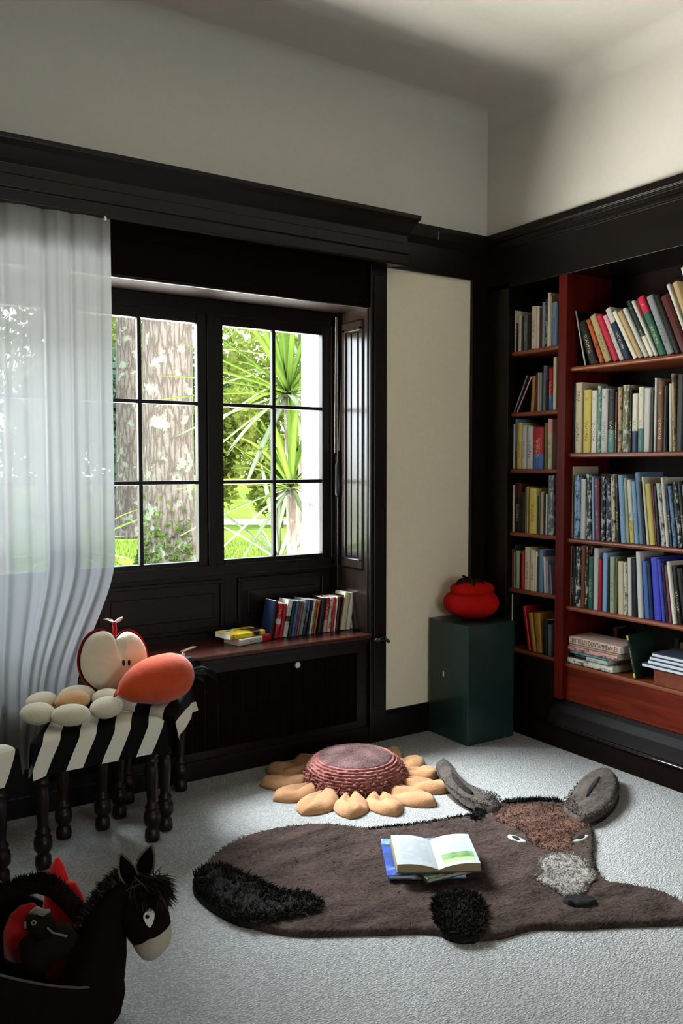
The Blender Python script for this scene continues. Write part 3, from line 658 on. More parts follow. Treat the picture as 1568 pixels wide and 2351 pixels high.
for i in range(12):
    f = i/11; r_ = max(.002, prof[36][0]*1.01*(1-f)); rg = []
    for k in range(80):
        ph = 2*PI*k/80; x_, y_ = r_*math.cos(ph), r_*math.sin(ph)
        rg.append((x_, y_, prof[36][1]+.036*(1-(1-f)**2)-.004*(f == 0)+.004*nz((x_*30, y_*30, 1))))
    rings.append(rg)
G().loft(rings).build('seed_disc', SEED, sf, True)
# ------------------------------------------------------------------ donkey rug
def smooth_poly(pts, it=2):
    for _ in range(it):
        q = []
        for a, b in zip(pts, pts[1:]+pts[:1]):
            q += [(a[0]*.75+b[0]*.25, a[1]*.75+b[1]*.25), (a[0]*.25+b[0]*.75, a[1]*.25+b[1]*.75)]
        pts = q
    return pts
def inside(poly, P):
    x, y = P[:, 0], P[:, 1]; r = np.zeros(len(P), bool); n = len(poly)
    for i in range(n):
        x1, y1 = poly[i]; x2, y2 = poly[(i+1) % n]
        if y1 == y2: continue
        c = ((y1 > y) != (y2 > y)) & (x < (x2-x1)*(y-y1)/(y2-y1)+x1); r ^= c
    return r
def dist_poly(poly, P):
    best = np.full(len(P), 1e9); bp = np.zeros((len(P), 2)); A = np.array(poly); n = len(A)
    for i in range(n):
        a = A[i]; b = A[(i+1) % n]; ab = b-a; t = np.clip(((P-a)@ab)/max(ab@ab, 1e-12), 0, 1); q = a+t[:, None]*ab
        d = np.hypot(*(P-q).T); m = d < best; best[m] = d[m]; bp[m] = q[m]
    return best, bp
def px_floor(pts, z=.012): return [tuple(hit(x, y, 2, z)[:2]) for x, y in pts]
def pile_patch(name, pts, z0, th, mat, parent, cell=.009, edge=.02, amp=.0035, freq=45, bulge=0, zfn=None, skirt=True):
    """thick pile piece with this outline (floor coordinates); z0 underside, th pile height"""
    A = np.array(pts); lo = A.min(0)-cell*2; hi = A.max(0)+cell*2
    nx, ny = [int((hi[i]-lo[i])/cell)+2 for i in (0, 1)]
    gx, gy = np.meshgrid(lo[0]+np.arange(nx)*cell, lo[1]+np.arange(ny)*cell, indexing='ij'); P = np.stack([gx.ravel(), gy.ravel()], 1)
    ins = inside(pts, P); d, bp = dist_poly(pts, P)
    near = (~ins) & (d < cell*.8); P[near] = bp[near]; close = ins & (d < cell*.2); P[close] = bp[close]; d[near] = 0
    ok = ins | near; idx = -np.ones(len(P), int); g = G(); k = 0; g.uv = None
    dm = d[ins].max() if ins.any() else 1
    for i in np.where(ok)[0]:
        x, y = P[i]; e = min(1, d[i]/edge); h = th*math.sqrt(max(0, 1-(1-e)**2))
        h += bulge*min(1, d[i]/dm)**.8
        h += (amp*nz((x, y, 0), freq)+amp*.7*nz((x, y, 4), freq*2.6))*e
        z = z0+max(h, 0)+(zfn(x, y) if zfn else 0)
        if e == 0: z = z0+(zfn(x, y) if zfn else 0)
        idx[i] = k; k += 1; g.v.append((x, y, z))
    I = idx.reshape(nx, ny)
    for a in range(nx-1):
        for b in range(ny-1):
            q = (I[a, b], I[a+1, b], I[a+1, b+1], I[a, b+1])
            if min(q) >= 0: g.f.append(q)
            elif sum(1 for t in q if t >= 0) == 3: g.f.append(tuple(t for t in q if t >= 0))
    # underside
    n0 = len(g.v)
    if skirt:
        pb = [(p[0], p[1], z0-.004 if z0 > .006 else .001) for p in pts]; g.v += pb
        g.f.append(tuple(range(n0, n0+len(pb))))
    return g.build(name, mat, parent, True)
BROWN = pile('brown_rug_pile', '#1d1613', '#54443d', 85)
GREYB = pile('grey_brown_pile', '#29231f', '#605750', 85)
RUST = pile('rust_brown_pile', '#342019', '#6e5045', 85)
PALE = pile('pale_grey_pile', '#69615b', '#a89f97', 85)
BLKF = pile('black_shag', '#0c0b0a', '#2e2b28', 60, False)
rug = empty('donkey_rug', (0, 0, 0), label='large brown donkey-shaped pile rug lying on the carpet, head with two ears', cat='rug')
RT_ = .020
body = [(440,2035),(455,2005),(478,1975),(512,1945),(560,1920),(640,1899),(730,1891),(800,1896),(850,1904),(900,1899),(960,1891),(1020,1882),(1085,1872),(1120,1855),(1150,1840),(1220,1836),(1280,1838),(1318,1850),(1348,1880),(1363,1905),(1366,1940),(1362,1970),(1372,2000),(1390,2024),(1440,2030),(1500,2041),(1540,2055),(1580,2078),(1600,2100),(1580,2118),(1530,2120),(1470,2122),(1400,2124),(1330,2130),(1230,2127),(1190,2138),(1150,2151),(1100,2155),(1050,2153),(1010,2141),(960,2137),(900,2141),(800,2143),(700,2146),(640,2141),(570,2124),(520,2102),(470,2072)]
bp_ = smooth_poly(px_floor(body), 2)
rb = pile_patch('body', bp_, .001, RT_, BROWN, rug, .0085)
def fur(name, pts, zf, n, ln, w, mat, parent, up=(.0, .0, 1), spread=.8, comb=(0, 0, 0)):
    A = np.array(pts); lo, hi = A.min(0), A.max(0); its = []
    while len(its) < n:
        P = np.stack([np.random.uniform(lo[0], hi[0], n), np.random.uniform(lo[1], hi[1], n)], 1); P = P[inside(pts, P)]
        for x, y in P:
            l = ln*random.uniform(.6, 1.2); dv = Vector((random.uniform(-spread, spread)+comb[0], random.uniform(-spread, spread)+comb[1], 1*random.uniform(.4, 1))).normalized()*l
            its.append(((x, y, zf), dv, (0, 0, -l*.25)))
    return G().blades(its[:n], w).build(name, mat, parent)
np.random.seed(3)
fur('pile_fibres', bp_, RT_*.72, 26000, .014, .0016, BROWN, rb)
left_ear = [(1140,1862),(1090,1852),(1050,1832),(1016,1800),(1000,1770),(1003,1755),(1020,1751),(1038,1760),(1052,1785),(1078,1806),(1110,1820),(1142,1826),(1155,1845)]
right_ear = [(1285,1850),(1305,1826),(1338,1790),(1365,1775),(1390,1773),(1412,1780),(1423,1802),(1420,1830),(1400,1856),(1375,1873),(1345,1884),(1310,1872)]
def ear_rise(c, r, k=.035):
    cx, cy = hit(*c, 2, .02)[:2]
    return lambda x, y: k*min(1, math.hypot(x-cx, y-cy)/r)
for pts, base, slit, lb in ((left_ear, (1145, 1848), [(1034,1778),(1048,1786),(1066,1803),(1090,1818),(1084,1824),(1060,1812),(1040,1795)], 'ear beside the sunflower cushion'),
                        (right_ear, (1300, 1860), [(1342,1830),(1350,1812),(1364,1796),(1380,1788),(1376,1800),(1362,1816),(1350,1830)], 'ear towards the bookcase')):
    rise = ear_rise(base, .3, .03)
    ep = smooth_poly(px_floor(pts, .035), 2)
    e = pile_patch('ear', ep, .004, .030, GREYB, rug, .007, .03, bulge=.012, zfn=rise)
    fur('pile_fibres', ep, .045, 2600, .012, .0015, GREYB, e)
    pile_patch('inner_slit', smooth_poly(px_floor(slit, .06), 2), .036, .014, BLKF, e, .005, .006, zfn=rise)
fore = [(1130,1862),(1160,1846),(1230,1842),(1290,1850),(1335,1872),(1358,1897),(1332,1908),(1314,1920),(1320,1945),(1295,1958),(1250,1956),(1215,1936),(1205,1915),(1180,1898),(1135,1890)]
fp_ = smooth_poly(px_floor(fore, .02), 2)
e = pile_patch('forehead', fp_, .004, RT_-.001, RUST, rug, .008); fur('pile_fibres', fp_, RT_, 3500, .014, .0016, RUST, e)
muz = [(1237,1975),(1262,1961),(1320,1962),(1345,1978),(1360,2000),(1372,2020),(1350,2032),(1345,2056),(1290,2062),(1275,2046),(1245,2036),(1222,2015),(1242,2006),(1235,1990)]
mp_ = smooth_poly(px_floor(muz, .02), 2)
e = pile_patch('muzzle', mp_, .004, RT_+.004, PALE, rug, .008); fur('pile_fibres', mp_, RT_+.003, 5000, .014, .0016, PALE, e)
nost = [(1286,2062),(1310,2052),(1345,2052),(1378,2066),(1360,2078),(1325,2078),(1298,2074)]
pile_patch('nostril', smooth_poly(px_floor(nost, .03), 2), .012, RT_+.002, BLKF, rug, .006, .01)
EYEW = plain('white_eye_pile', '#9d9d97', .95, .05, 60, .1, .3, 200)
for w_, k_ in (([(1162,1914),(1172,1911),(1192,1917),(1212,1928),(1206,1932),(1186,1927),(1170,1922)], [(1171,1914),(1182,1914),(1196,1920),(1192,1925),(1180,1922)]),
               ([(1311,1928),(1322,1930),(1342,1926),(1356,1914),(1350,1911),(1336,1916),(1322,1922)], [(1318,1921),(1328,1912),(1342,1911),(1345,1917),(1332,1923)])):
    e = pile_patch('eye', smooth_poly(px_floor(w_, .03), 1), .014, .011, EYEW, rug, .004, .005, .001)
    pile_patch('pupil', smooth_poly(px_floor(k_, .034), 1), .016, .012, BLKF, e, .004, .005, .001)
tail = [(438,2037),(450,2005),(470,1992),(510,1990),(545,2006),(590,2026),(640,2050),(700,2055),(738,2072),(730,2092),(690,2104),(620,2120),(560,2120),(510,2098),(470,2072)]
tp_ = smooth_poly(px_floor(tail, .02), 1)
e = pile_patch('tail', tp_, .004, RT_+.006, BLKF, rug, .009, bulge=.01, amp=.008, freq=30); fur('shag', tp_, .024, 7000, .034, .0026, BLKF, e, comb=(.5, -.3, 0))
hoof = [(996,2066),(1020,2052),(1060,2050),(1095,2058),(1113,2080),(1116,2130),(1100,2153),(1050,2155),(1010,2138),(992,2100)]
hp_ = smooth_poly(px_floor(hoof, .02), 1)
e = pile_patch('hoof', hp_, .004, RT_+.004, BLKF, rug, .009, bulge=.005, amp=.008, freq=30); fur('shag', hp_, .024, 4500, .030, .0026, BLKF, e)
def mane(path, n, ln, z, wid):
    P = [hit(x, y, 2, z) for x, y in path]; its = []
    seg = [(a-b).length for a, b in zip(P, P[1:])]; tot = sum(seg)
    for _ in range(n):
        t = random.uniform(0, tot)
        for a, b, s in zip(P, P[1:], seg):
            if t <= s: p = a.lerp(b, t/s); break
            t -= s
        l = ln*random.uniform(.5, 1.3); its.append((p+Vector((random.uniform(-wid, wid), random.uniform(-wid, wid), -.008)), Vector((random.uniform(-.8, .8), random.uniform(-.8, .8), random.uniform(.3, 1))).normalized()*l, (0, 0, -l*.2)))
    return G().blades(its, .0022).build('mane', BLKF, rug)
mane([(840,1905),(900,1899),(960,1892),(1020,1883),(1090,1870),(1130,1852)], 2600, .024, .018, .008)
mane([(1160,1842),(1200,1838),(1230,1836),(1285,1838)], 1600, .030, .022, .010)
mane([(1092,1880),(1104,1862),(1118,1842)], 1300, .030, .022, .016)
# crease lines sewn into the rug: legs
for path in ([(830,2070),(880,2078),(950,2084),(1020,2080)], [(830,2030),(850,2000),(880,1975)], [(1130,2085),(1200,2080),(1290,2078)]):
    pass
# ------------------------------------------------------------------ books on the rug
def cover_pic(name, cols, sc=14):
    if name in _M: return _M[name]
    t = NT(name); p = t.n('ShaderNodeBsdfPrincipled', i_Roughness=.3); tc = t.n('ShaderNodeTexCoord')
    n1 = t.n('ShaderNodeTexNoise', i_Scale=sc, i_Detail=5, i_Distortion=1.0); t.l(tc, 'Object', n1, 'Vector')
    r = t.ramp(n1, 'Fac', [(.25+.5*i/(len(cols)-1), lin(c)) for i, c in enumerate(cols)]); t.l(r, 'Color', p, 'Base Color'); t.l(p, 'BSDF', t.out, 'Surface'); _M[name] = t.m; return t.m
def hardback(name, loc, rz, w, l, t, mat, label, page_mat=PAGE):
    """lying closed, spine along -y edge? local x = width of front edge, y = length away"""
    o = empty(name, loc, rz, label, 'book', 'books lying on the donkey rug')
    g = G().box(0, w, 0, l, 0, .003).box(0, w, 0, l, t-.003, t).box(0, .004, 0, l, .003, t-.003); g.build('cover', mat, o, bevel=.0012)
    G().box(.004, w-.004, .004, l-.004, .0031, t-.0031).build('pages', page_mat, o)
    return o
p0 = hit(890, 2022, 2, .026); p1 = hit(1072, 2019, 2, .026); p2 = hit(874, 1936, 2, .05)
a1 = math.atan2(p1.y-p0.y, p1.x-p0.x)
hardback('book', (p0.x, p0.y, RT_+.009), a1, (p1-p0).length, .30, .016, cover_pic('blue_photo_cover', ['#141c24', '#2c4a44', '#3348a8', '#6f8cc0', '#c2ccd0'], 16), 'large blue picture-cover book, lowest of the three on the rug')
q0 = hit(981, 2025, 2, .052); q1 = hit(1103, 1996, 2, .052); a2 = math.atan2(q1.y-q0.y, q1.x-q0.x)
hardback('book', (q0.x, q0.y, RT_+.0255), a2, .20, .24, .017, cover_pic('dark_green_cover', ['#171c12', '#3c4630', '#8a9078'], 12), 'dark green slim book with pale edges, under the open book on the rug', plain('grey_pages', '#a8aa9c', .9))
zo = RT_+.043
ob = empty('book', (0, 0, 0), label='open white book with a green picture on its page, on top of the rug books', cat='book', group='books lying on the donkey rug')
c0 = hit(1008, 1996, 2, zo+.012); c1 = hit(978, 1903, 2, zo+.012)
ax_y = (c1-c0); ol = Vector((ax_y.x, ax_y.y)).length; ob.location = (c0.x, c0.y, zo); ob.rotation_euler = (0, 0, math.atan2(ax_y.y, ax_y.x)-PI/2)
OLN = min(ol, .24)
def page_mat():
    t = NT('printed_pages'); p = t.n('ShaderNodeBsdfPrincipled', i_Roughness=.8); p.inputs['Specular IOR Level'].default_value = .1
    tc = t.n('ShaderNodeTexCoord'); s = t.n('ShaderNodeSeparateXYZ'); t.l(tc, 'Object', s, 'Vector')
    def band(o_, lo, hi):
        a = t.math('GREATER_THAN', (s, o_), lo); b = t.math('LESS_THAN', (s, o_), hi); return t.math('MULTIPLY', (a, 0), (b, 0))
    wv = t.n('ShaderNodeTexWave', bands_direction='Y', i_Scale=55, i_Distortion=.2); t.l(tc, 'Object', wv, 'Vector')
    wg = t.math('GREATER_THAN', (wv, 'Fac'), .5)
    n1 = t.n('ShaderNodeTexNoise', i_Scale=30, i_Detail=2); t.l(tc, 'Object', n1, 'Vector'); ng = t.math('GREATER_THAN', (n1, 'Fac'), .42)
    k = t.math('MULTIPLY', (band('X', -.125, -.02), 0), (band('Y', .035, .21), 0)); k2 = t.math('MULTIPLY', (band('X', .022, .125), 0), (band('Y', .115, .21), 0))
    k = t.math('MAXIMUM', (k, 0), (k2, 0)); k = t.math('MULTIPLY', (k, 0), (wg, 0)); k = t.math('MULTIPLY', (k, 0), (ng, 0)); k = t.math('MULTIPLY', (k, 0), .30)
    m = t.mix((k, 0), lin('#a2a6a6'), lin('#5a6066'))
    pk = t.math('MULTIPLY', (band('X', .022, .138), 0), (band('Y', .022, .095), 0)); up_ = t.math('GREATER_THAN', (s, 'Y'), .05)
    n2 = t.n('ShaderNodeTexNoise', i_Scale=25, i_Detail=4); t.l(tc, 'Object', n2, 'Vector')
    gr = t.ramp(n2, 'Fac', [(.35, lin('#57774a')), (.65, lin('#7d9c68'))]); gl = t.mix((up_, 0), lin('#9dbb7a'), (gr, 'Color'))
    m2 = t.mix((pk, 0), (m, 2), (gl, 2)); zz_ = t.math('GREATER_THAN', (s, 'Z'), .0095)
    t.t.links.new(m2.outputs[2], p.inputs['Base Color']); t.l(p, 'BSDF', t.out, 'Surface'); return t.m
PM = page_mat()
EDG = plain('page_edges', '#a08a68', .9, .1, 0)
for sgn in (-1, 1):
    W_ = .148; pr = []; n_ = 14
    for i in range(n_+1):
        f = i/n_; x_ = W_*f; zt = .009+.026*math.sin(PI*min(1, f*.62+.0))**.8*(1-.12*f) if f > 0 else .009
        pr.append((sgn*x_, zt))
    blk = pr+[(sgn*W_, .004), (0, .004)]
    g = G(); 
    g.prism(blk, 'y', 0, OLN); 
    o = g.build('page_block', EDG, ob)
    g = G(); g.v = [(x_, y_, z_+.0006) for x_, z_ in pr for y_ in (.0, OLN)]; g.f = [(2*i, 2*i+1, 2*i+3, 2*i+2) for i in range(n_)]
    g.build('printed_page', PM, o, True)
    G().box(0.002*sgn, sgn*(W_+.004), -.003, OLN+.003, .0005, .0035).build('cover', plain('grey_board', '#59594e', .5), ob)
# ------------------------------------------------------------------ sheer curtain
def curtain_mat():
    t = NT('sheer_voile'); tr = t.n('ShaderNodeBsdfTransparent'); df = t.n('ShaderNodeBsdfDiffuse'); tl = t.n('ShaderNodeBsdfTranslucent')
    df.inputs['Color'].default_value = lin('#96938c'); tl.inputs['Color'].default_value = lin('#565859')
    a = t.n('ShaderNodeMixShader'); a.inputs[0].default_value = .45; t.l(df, 'BSDF', a, 1); t.l(tl, 'BSDF', a, 2)
    lw = t.n('ShaderNodeLayerWeight', i_Blend=.35); r = t.ramp(lw, 'Facing', [(0, (.92, .92, .92, 1)), (.8, (.97, .97, .97, 1))])
    b = t.n('ShaderNodeMixShader'); t.l(r, 'Color', b, 'Fac'); t.l(tr, 'BSDF', b, 1); t.l(a, 'Shader', b, 2); t.l(b, 'Shader', t.out, 'Surface'); return t.m
VO = curtain_mat()
cur = empty('curtain', (0.7, 3.62, 2.545), label='sheer white voile curtain gathered in soft folds at the window', cat='curtain')
nu, nv = 480, 60; g = G()
def sst(a, b, x): x = max(0, min(1, (x-a)/(b-a))); return x*x*(3-2*x)
folds = [(.08, .035, .030), (.17, .02, -.02), (.27, .022, .034), (.36, .018, -.022), (.44, .02, .03), (.535, .015, -.02), (.60, .016, .032), (.68, .013, -.02), (.745, .012, .03), (.80, .011, -.022), (.85, .010, .028), (.90, .010, -.02), (.955, .010, .026)]
folds += [(-.06-.085*k, .02, .03*(-1)**k) for k in range(12)]
for j in range(nv+1):
    f = j/nv; z = 2.542-f*(2.542-.22)
    xr = 1.192-.175*sst(1.12, .52, z)-.03*sst(.52, .25, z)
    xl = -1.0+.04*f
    for i in range(nu+1):
        uu = i/nu; x = xl+(1.192-xl)*uu; u = (uu-.502)/.498; x += (xr-1.192)*sst(.45, 1.0, u)
        y = 0
        for c, w, a in folds:
            cc = c+.006*nz((c*40, f*1.2, 0))+.010*f*math.sin(c*50)
            y += a*(.42+.30*f**.6)*math.exp(-((u-cc)/w)**2)
        y += .006*nz((u*9, f*1.6, 7))*(.3+f)
        if u > .6: y += .012*nz((u*22, f*3, 3))*sst(.6, .95, f)*(u-.6)*2
        zz = z+(.035*nz((u*13, 2, 9))-.02*math.sin(u*31))*sst(.9, 1, f)
        g.v.append((x-.7, y-.0-.0, zz-2.545))
for j in range(nv):
    for i in range(nu): a = j*(nu+1)+i; g.f.append((a, a+1, a+nu+2, a+nu+1))
co = g.build('fabric', VO, cur, True)
# heading tape and hook
G().box(-1.72, .495, .010, .022, -.002, .004).build('track', DARK_X, cur)
p = hit(240, 503, 1, 3.60)
G().ellipsoid((p.x-.7, -.03, p.z-2.545), .006, .004, .010, 10, 6).build('hook', plain('white_hook', '#e8e6e0', .3, .5), cur, True, label='small white hook')
# blind cords with a dark weight at the right side of the window
bd = empty('blind_pull', (2.545, 3.985, 2.2), label='pair of pale blind tapes ending in a dark wooden pull, beside the window reveal', cat='blind pull')
TAPE = plain('pale_tape', '#8f8577', .7, .2, 60, .15)
a0, a1_, b0_, b1_ = [hit(x, y, 1, 3.985) for x, y in ((772, 728), (770, 1040), (787, 728), (778, 1035))]
o_ = Vector((2.545, 3.985, 2.2))
G().tube([a0-o_, a1_-o_], .007, 6, ry=.002, side=(0, 1, 0)).build('tape', TAPE, bd); G().tube([b0_-o_, (b0_+b1_)/2-o_+Vector((.004, 0, 0)), b1_-o_], .007, 6, ry=.002, side=(0, 1, 0)).build('tape', TAPE, bd)
h0, h1 = hit(776, 1052, 1, 3.985)-o_, hit(775, 1140, 1, 3.985)-o_
G().lathe([(.004, h0.z+.01), (.010, h0.z+.004), (.008, h0.z-.02), (.018, h0.z-.035), (.019, h1.z+.02), (.015, h1.z), (.004, h1.z-.004)], 14, (h0.x, h0.y, 0)).build('pull', DARK_Z, bd, True)
# ------------------------------------------------------------------ striped stools
def stripe_mat():
    t = NT('black_white_stripes'); p = t.n('ShaderNodeBsdfPrincipled', i_Roughness=.9); p.inputs['Specular IOR Level'].default_value = .1
    uv = t.n('ShaderNodeUVMap'); s = t.n('ShaderNodeSeparateXYZ'); t.l(uv, 'UV', s, 'Vector')
    k = t.math('FRACT', (s, 'X')); k = t.math('GREATER_THAN', (k, 0), .53)
    m = t.mix((k, 0), lin('#0f0e0d'), lin('#d2ccba'))
    tc = t.n('ShaderNodeTexCoord'); n1 = t.n('ShaderNodeTexNoise', i_Scale=400, i_Detail=2); t.l(tc, 'Object', n1, 'Vector')
    b = t.bump(n1, 'Fac', .25, .002); t.l(b, 'Normal', p, 'Normal'); t.t.links.new(m.outputs[2], p.inputs['Base Color']); t.l(p, 'BSDF', t.out, 'Surface'); return t.m
STR = stripe_mat()
HT = .505; SB = .392; FWD = .262; DEP = .30; BWD = FWD-DEP*math.tan(math.radians(30))+.02
def stool_cover(root, along=False):
    """trapezoid top with rounded edges, four skirts that meet at open corner slits"""
    cs = [(-FWD, 0), (FWD, 0), (BWD, DEP), (-BWD, DEP)]
    def sp(x, d): return (d+.05+.10*x)/.134 if along else (x+.02-.42*d)/.134
    # top: grid
    g = G(); g.uv = []; n = 24
    for j in range(n+1):
        d = DEP*j/n; wd_ = FWD+(BWD-FWD)*j/n
        for i in range(n+1):
            x = wd_*(-1+2*i/n); e = min(d, DEP-d, wd_-abs(x)); r = .03
            z = HT-(r-math.sqrt(max(0, r*r-(r-min(e, r))**2)))*.6+.012*min(1, e/.12)+.003*nz((x*14, d*14, 2))
            g.v.append((x, d, z)); g.uv.append((sp(x, d), 0))
    for j in range(n):
        for i in range(n): a = j*(n+1)+i; g.f.append((a, a+1, a+n+2, a+n+1))
    for k in range(4):
        A, B_ = Vector(cs[k]), Vector(cs[(k+1) % 4]); L = (B_-A).length; tdir = (B_-A)/L; nrm = Vector((tdir.y, -tdir.x)); b = len(g.v); m = 26; q = 12
        for j in range(q+1):
            f = j/q; drop = f*(HT-SB)
            for i in range(m+1):
                u = i/m; ins = .006*f*0
                P = A+tdir*(L*(.004+u*.992)); edge = min(u, 1-u)*L
                off = (.001+.016*f**.7+.010*f*nz((u*5+k*7, f*1.5, 1))+.012*f*math.exp(-(edge/.035)**2))*(1 if k == 0 else .3)
                P = P+nrm*off
                z = HT-.018-drop*(1-.0)+(.014 if j == 0 else 0)*0
                if j == 0: z = HT-.017; P = A+tdir*(L*u)
                z -= .012*f*math.exp(-(edge/.05)**2)
                g.v.append((P.x, P.y, z))
                if along: g.uv.append((sp(A.x+tdir.x*L*u, A.y+tdir.y*L*u)-(drop/.134 if k == 0 else -drop/.134 if k == 2 else 0), 0))
                elif k == 0: g.uv.append((sp(P.x, 0)+.52*drop/.134, 0))
                elif k == 2: g.uv.append((sp(P.x, DEP)-.42*drop/.134, 0))
                else: g.uv.append((sp(P.x, P.y)+(.6*drop/.134)*(1 if k == 3 else -1), 0))
        for j in range(q):
            for i in range(m): a = b+j*(m+1)+i; g.f.append((a, a+1, a+m+2, a+m+1))
    return g.build('striped_cover', STR, root, True)
def turned_leg(root, x, y):
    H = SB+.06
    pr = [(.014, 0), (.022, .004), (.024, .02), (.022, .045), (.016, .055), (.019, .062), (.026, .075), (.027, .10), (.024, .118), (.017, .126), (.022, .134), (.022, .142), (.016, .15), (.015, .165), (.019, .23), (.021, .27), (.020, .30), (.016, .315), (.022, .322), (.022, .332), (.017, .34), (.024, .35), (.024, H)]
    pr = [(r_*1.28, z_) for r_, z_ in pr]; return G().lathe(pr, 16, (x, y, 0)).build('leg', LEGW, root, True)
def make_stool(along=False):
    r = empty('striped_stool')
    stool_cover(r, along)
    for x, y in ((-FWD+.05, .045), (FWD-.05, .045), (BWD-.03, DEP-.04), (-BWD+.03, DEP-.04)): turned_leg(r, x, y)
    pts = [(-FWD+.03, .02), (FWD-.03, .02), (BWD-.01, DEP-.02), (-BWD+.01, DEP-.02)]
    G().prism(pts, 'z', SB+.03, HT-.03).build('seat_frame', LEGW, r, bevel=.004)
    return r
sg = 'black and white striped stools by the window'
st1 = make_stool(); tag(st1, 'striped black and white stool with turned legs, carrying the white flower cushion', 'stool', sg)
st1.location = (.980, 3.165, 0)
st2 = make_stool(True); tag(st2, 'striped black and white stool beneath the orange carrot cushion', 'stool', sg)
st2.location = (1.42, 3.435, 0); st2.rotation_euler = (0, 0, math.radians(59))
st3 = copy_tree(st1); tag(st3, 'striped stool cut off by the photo edge, beyond the flower cushion', 'stool', sg)
st3.location = (.435, 3.04, 0); st3.rotation_euler = (0, 0, math.radians(24))
# ------------------------------------------------------------------ cushions
CREAM = plain('cream_plush', '#c8bda4', .95, .08, 20, .06, .35, 220, .15)
PEACH = plain('peach_plush', '#c09468', .95, .08, 20, .06, .35, 220, .15)
CARR = plain('orange_plush', '#b8441f', .95, .08, 22, .12, .35, 200, .25)
APPW = plain('apple_cream_plush', '#c8bea6', .95, .08, 9, .05, .3, 220, .15)
APPR = plain('apple_red_plush', '#b0141e', .95, .08, 20, .1, .3, 220, .15)
LEAFG = plain('dark_green_felt', '#121a16', .9, .1, 18, .15, .3, 150)
TAGW = plain('white_label', '#dcdcd6', .6)
zt = HT+.012
fc_ = hit(172, 1618, 2, zt+.04)
fl = empty('flower_cushion', (fc_.x-.012, fc_.y-.03, zt+.008), 0, label='white flower cushion with six plump petals round a peach centre, on the striped stool', cat='cushion')
def egg(name, c, L, W, Hh, an, mat, tilt=0):
    M = (Matrix.Rotation(an, 3, 'Z') @ Matrix.Rotation(tilt, 3, 'Y'))
    def fn(d): return 1+.03*nz((d.x*2+c[0]*30, d.y*2, d.z*2))-.05*max(0, d.x)**3
    return G().ellipsoid(c, L, W, Hh, 24, 14, fn, M).build(name, mat, fl, True)
R_ = .125
for k in range(6):
    an = math.radians(-84+60*k)-.40
    lift = .036 if k not in (3, 4) else .045
    egg('petal', (R_*1.18*math.cos(an), R_*.96*math.sin(an), lift), (.074), .060, .040, an+PI/2 if k in (0, 1) else an+PI/2+.2, CREAM)
egg('center', (-.002, .005, .056), .070, .058, .038, .1, PEACH)
# apple half
ac = hit(262, 1518, 1, 3.515)
ap = empty('apple_cushion', (ac.x, ac.y, ac.z), label='half-apple cushion, cream face with two seeds and a red skin, leaning behind the carrot', cat='cushion')
ap.rotation_euler = (math.radians(-14), math.radians(8), math.radians(11))
def heart(th):   # outline radius of the half apple
    x = math.cos(th); y = math.sin(th)
    r = .148*(1+.06*math.cos(2*th)); r *= 1-.30*math.exp(-((th-PI/2+.05)/.23)**2); r *= 1+.07*math.exp(-((th-PI/2-.75)/.4)**2)+.07*math.exp(-((th-PI/2+.75)/.4)**2)
    r *= 1-.10*math.exp(-((th-3*PI/2)/.35)**2)
    return r
def pillow(front, mat, name, depth, seam):
    g = G(); n = 72; m = 16
    for j in range(m+1):
        f = j/m
        for i in range(n):
            th = 2*PI*i/n; r = heart(th)*f*(1.0 if front else 1.085)
            d = depth*math.sqrt(max(0, 1-f**2.6))
            dd = 0
            if front:
                x_, z_ = r*math.cos(th), r*math.sin(th)
                groove = math.exp(-((x_-.004)/.016)**2)*max(0, z_+.015)*.34*(f > 0)*max(0, 1-f**6); dd = groove
                dd += .006*nz((th*4, f*3, 1))*f
            y = (-1 if front else 1)*(d-dd)+seam
            g.v.append((r*math.cos(th), y, r*math.sin(th)*.95))
    for j in range(m):
        for i in range(n): a = j*n+i; b = j*n+(i+1) % n; g.f.append((a, b, b+n, a+n))
    return g.build(name, mat, ap, True)
pillow(True, APPW, 'face', .052, -.003); pillow(False, APPR, 'skin', .05, 0)
for sx_, tl in ((.012, .15), (.038, -.15)):
    G().ellipsoid((sx_, -.057, -.012), .0065, .004, .013, 12, 8).build('seed', BLK, ap, True, label='dark seed')
g = G().tube([(0, .0, .105), (.004, -.004, .135), (.000, -.004, .165)], [.011, .009, .008], 10); g.build('stem', APPR, ap, True)
g = G().loft([[(-.006, 0, .160), (-.006, .004, .163), (.006, .004, .163), (.006, 0, .160)], [(-.03, -.004, .172), (-.03, 0, .182), (-.004, .004, .178), (.0, 0, .166)], [(-.05, -.004, .174), (-.05, 0, .176), (-.04, .004, .178), (-.04, 0, .174)]]); g.build('loop_label', TAGW, ap, True, label='small white sewn label')
g = G().loft([[(.0, 0, .160), (.0, .004, .164), (.01, .004, .164), (.01, 0, .160)], [(.022, -.004, .176), (.022, 0, .182), (.032, .004, .178), (.034, 0, .170)], [(.042, -.004, .186), (.042, 0, .188), (.046, .004, .188), (.046, 0, .184)]]); g.build('loop_label', TAGW, ap, True)
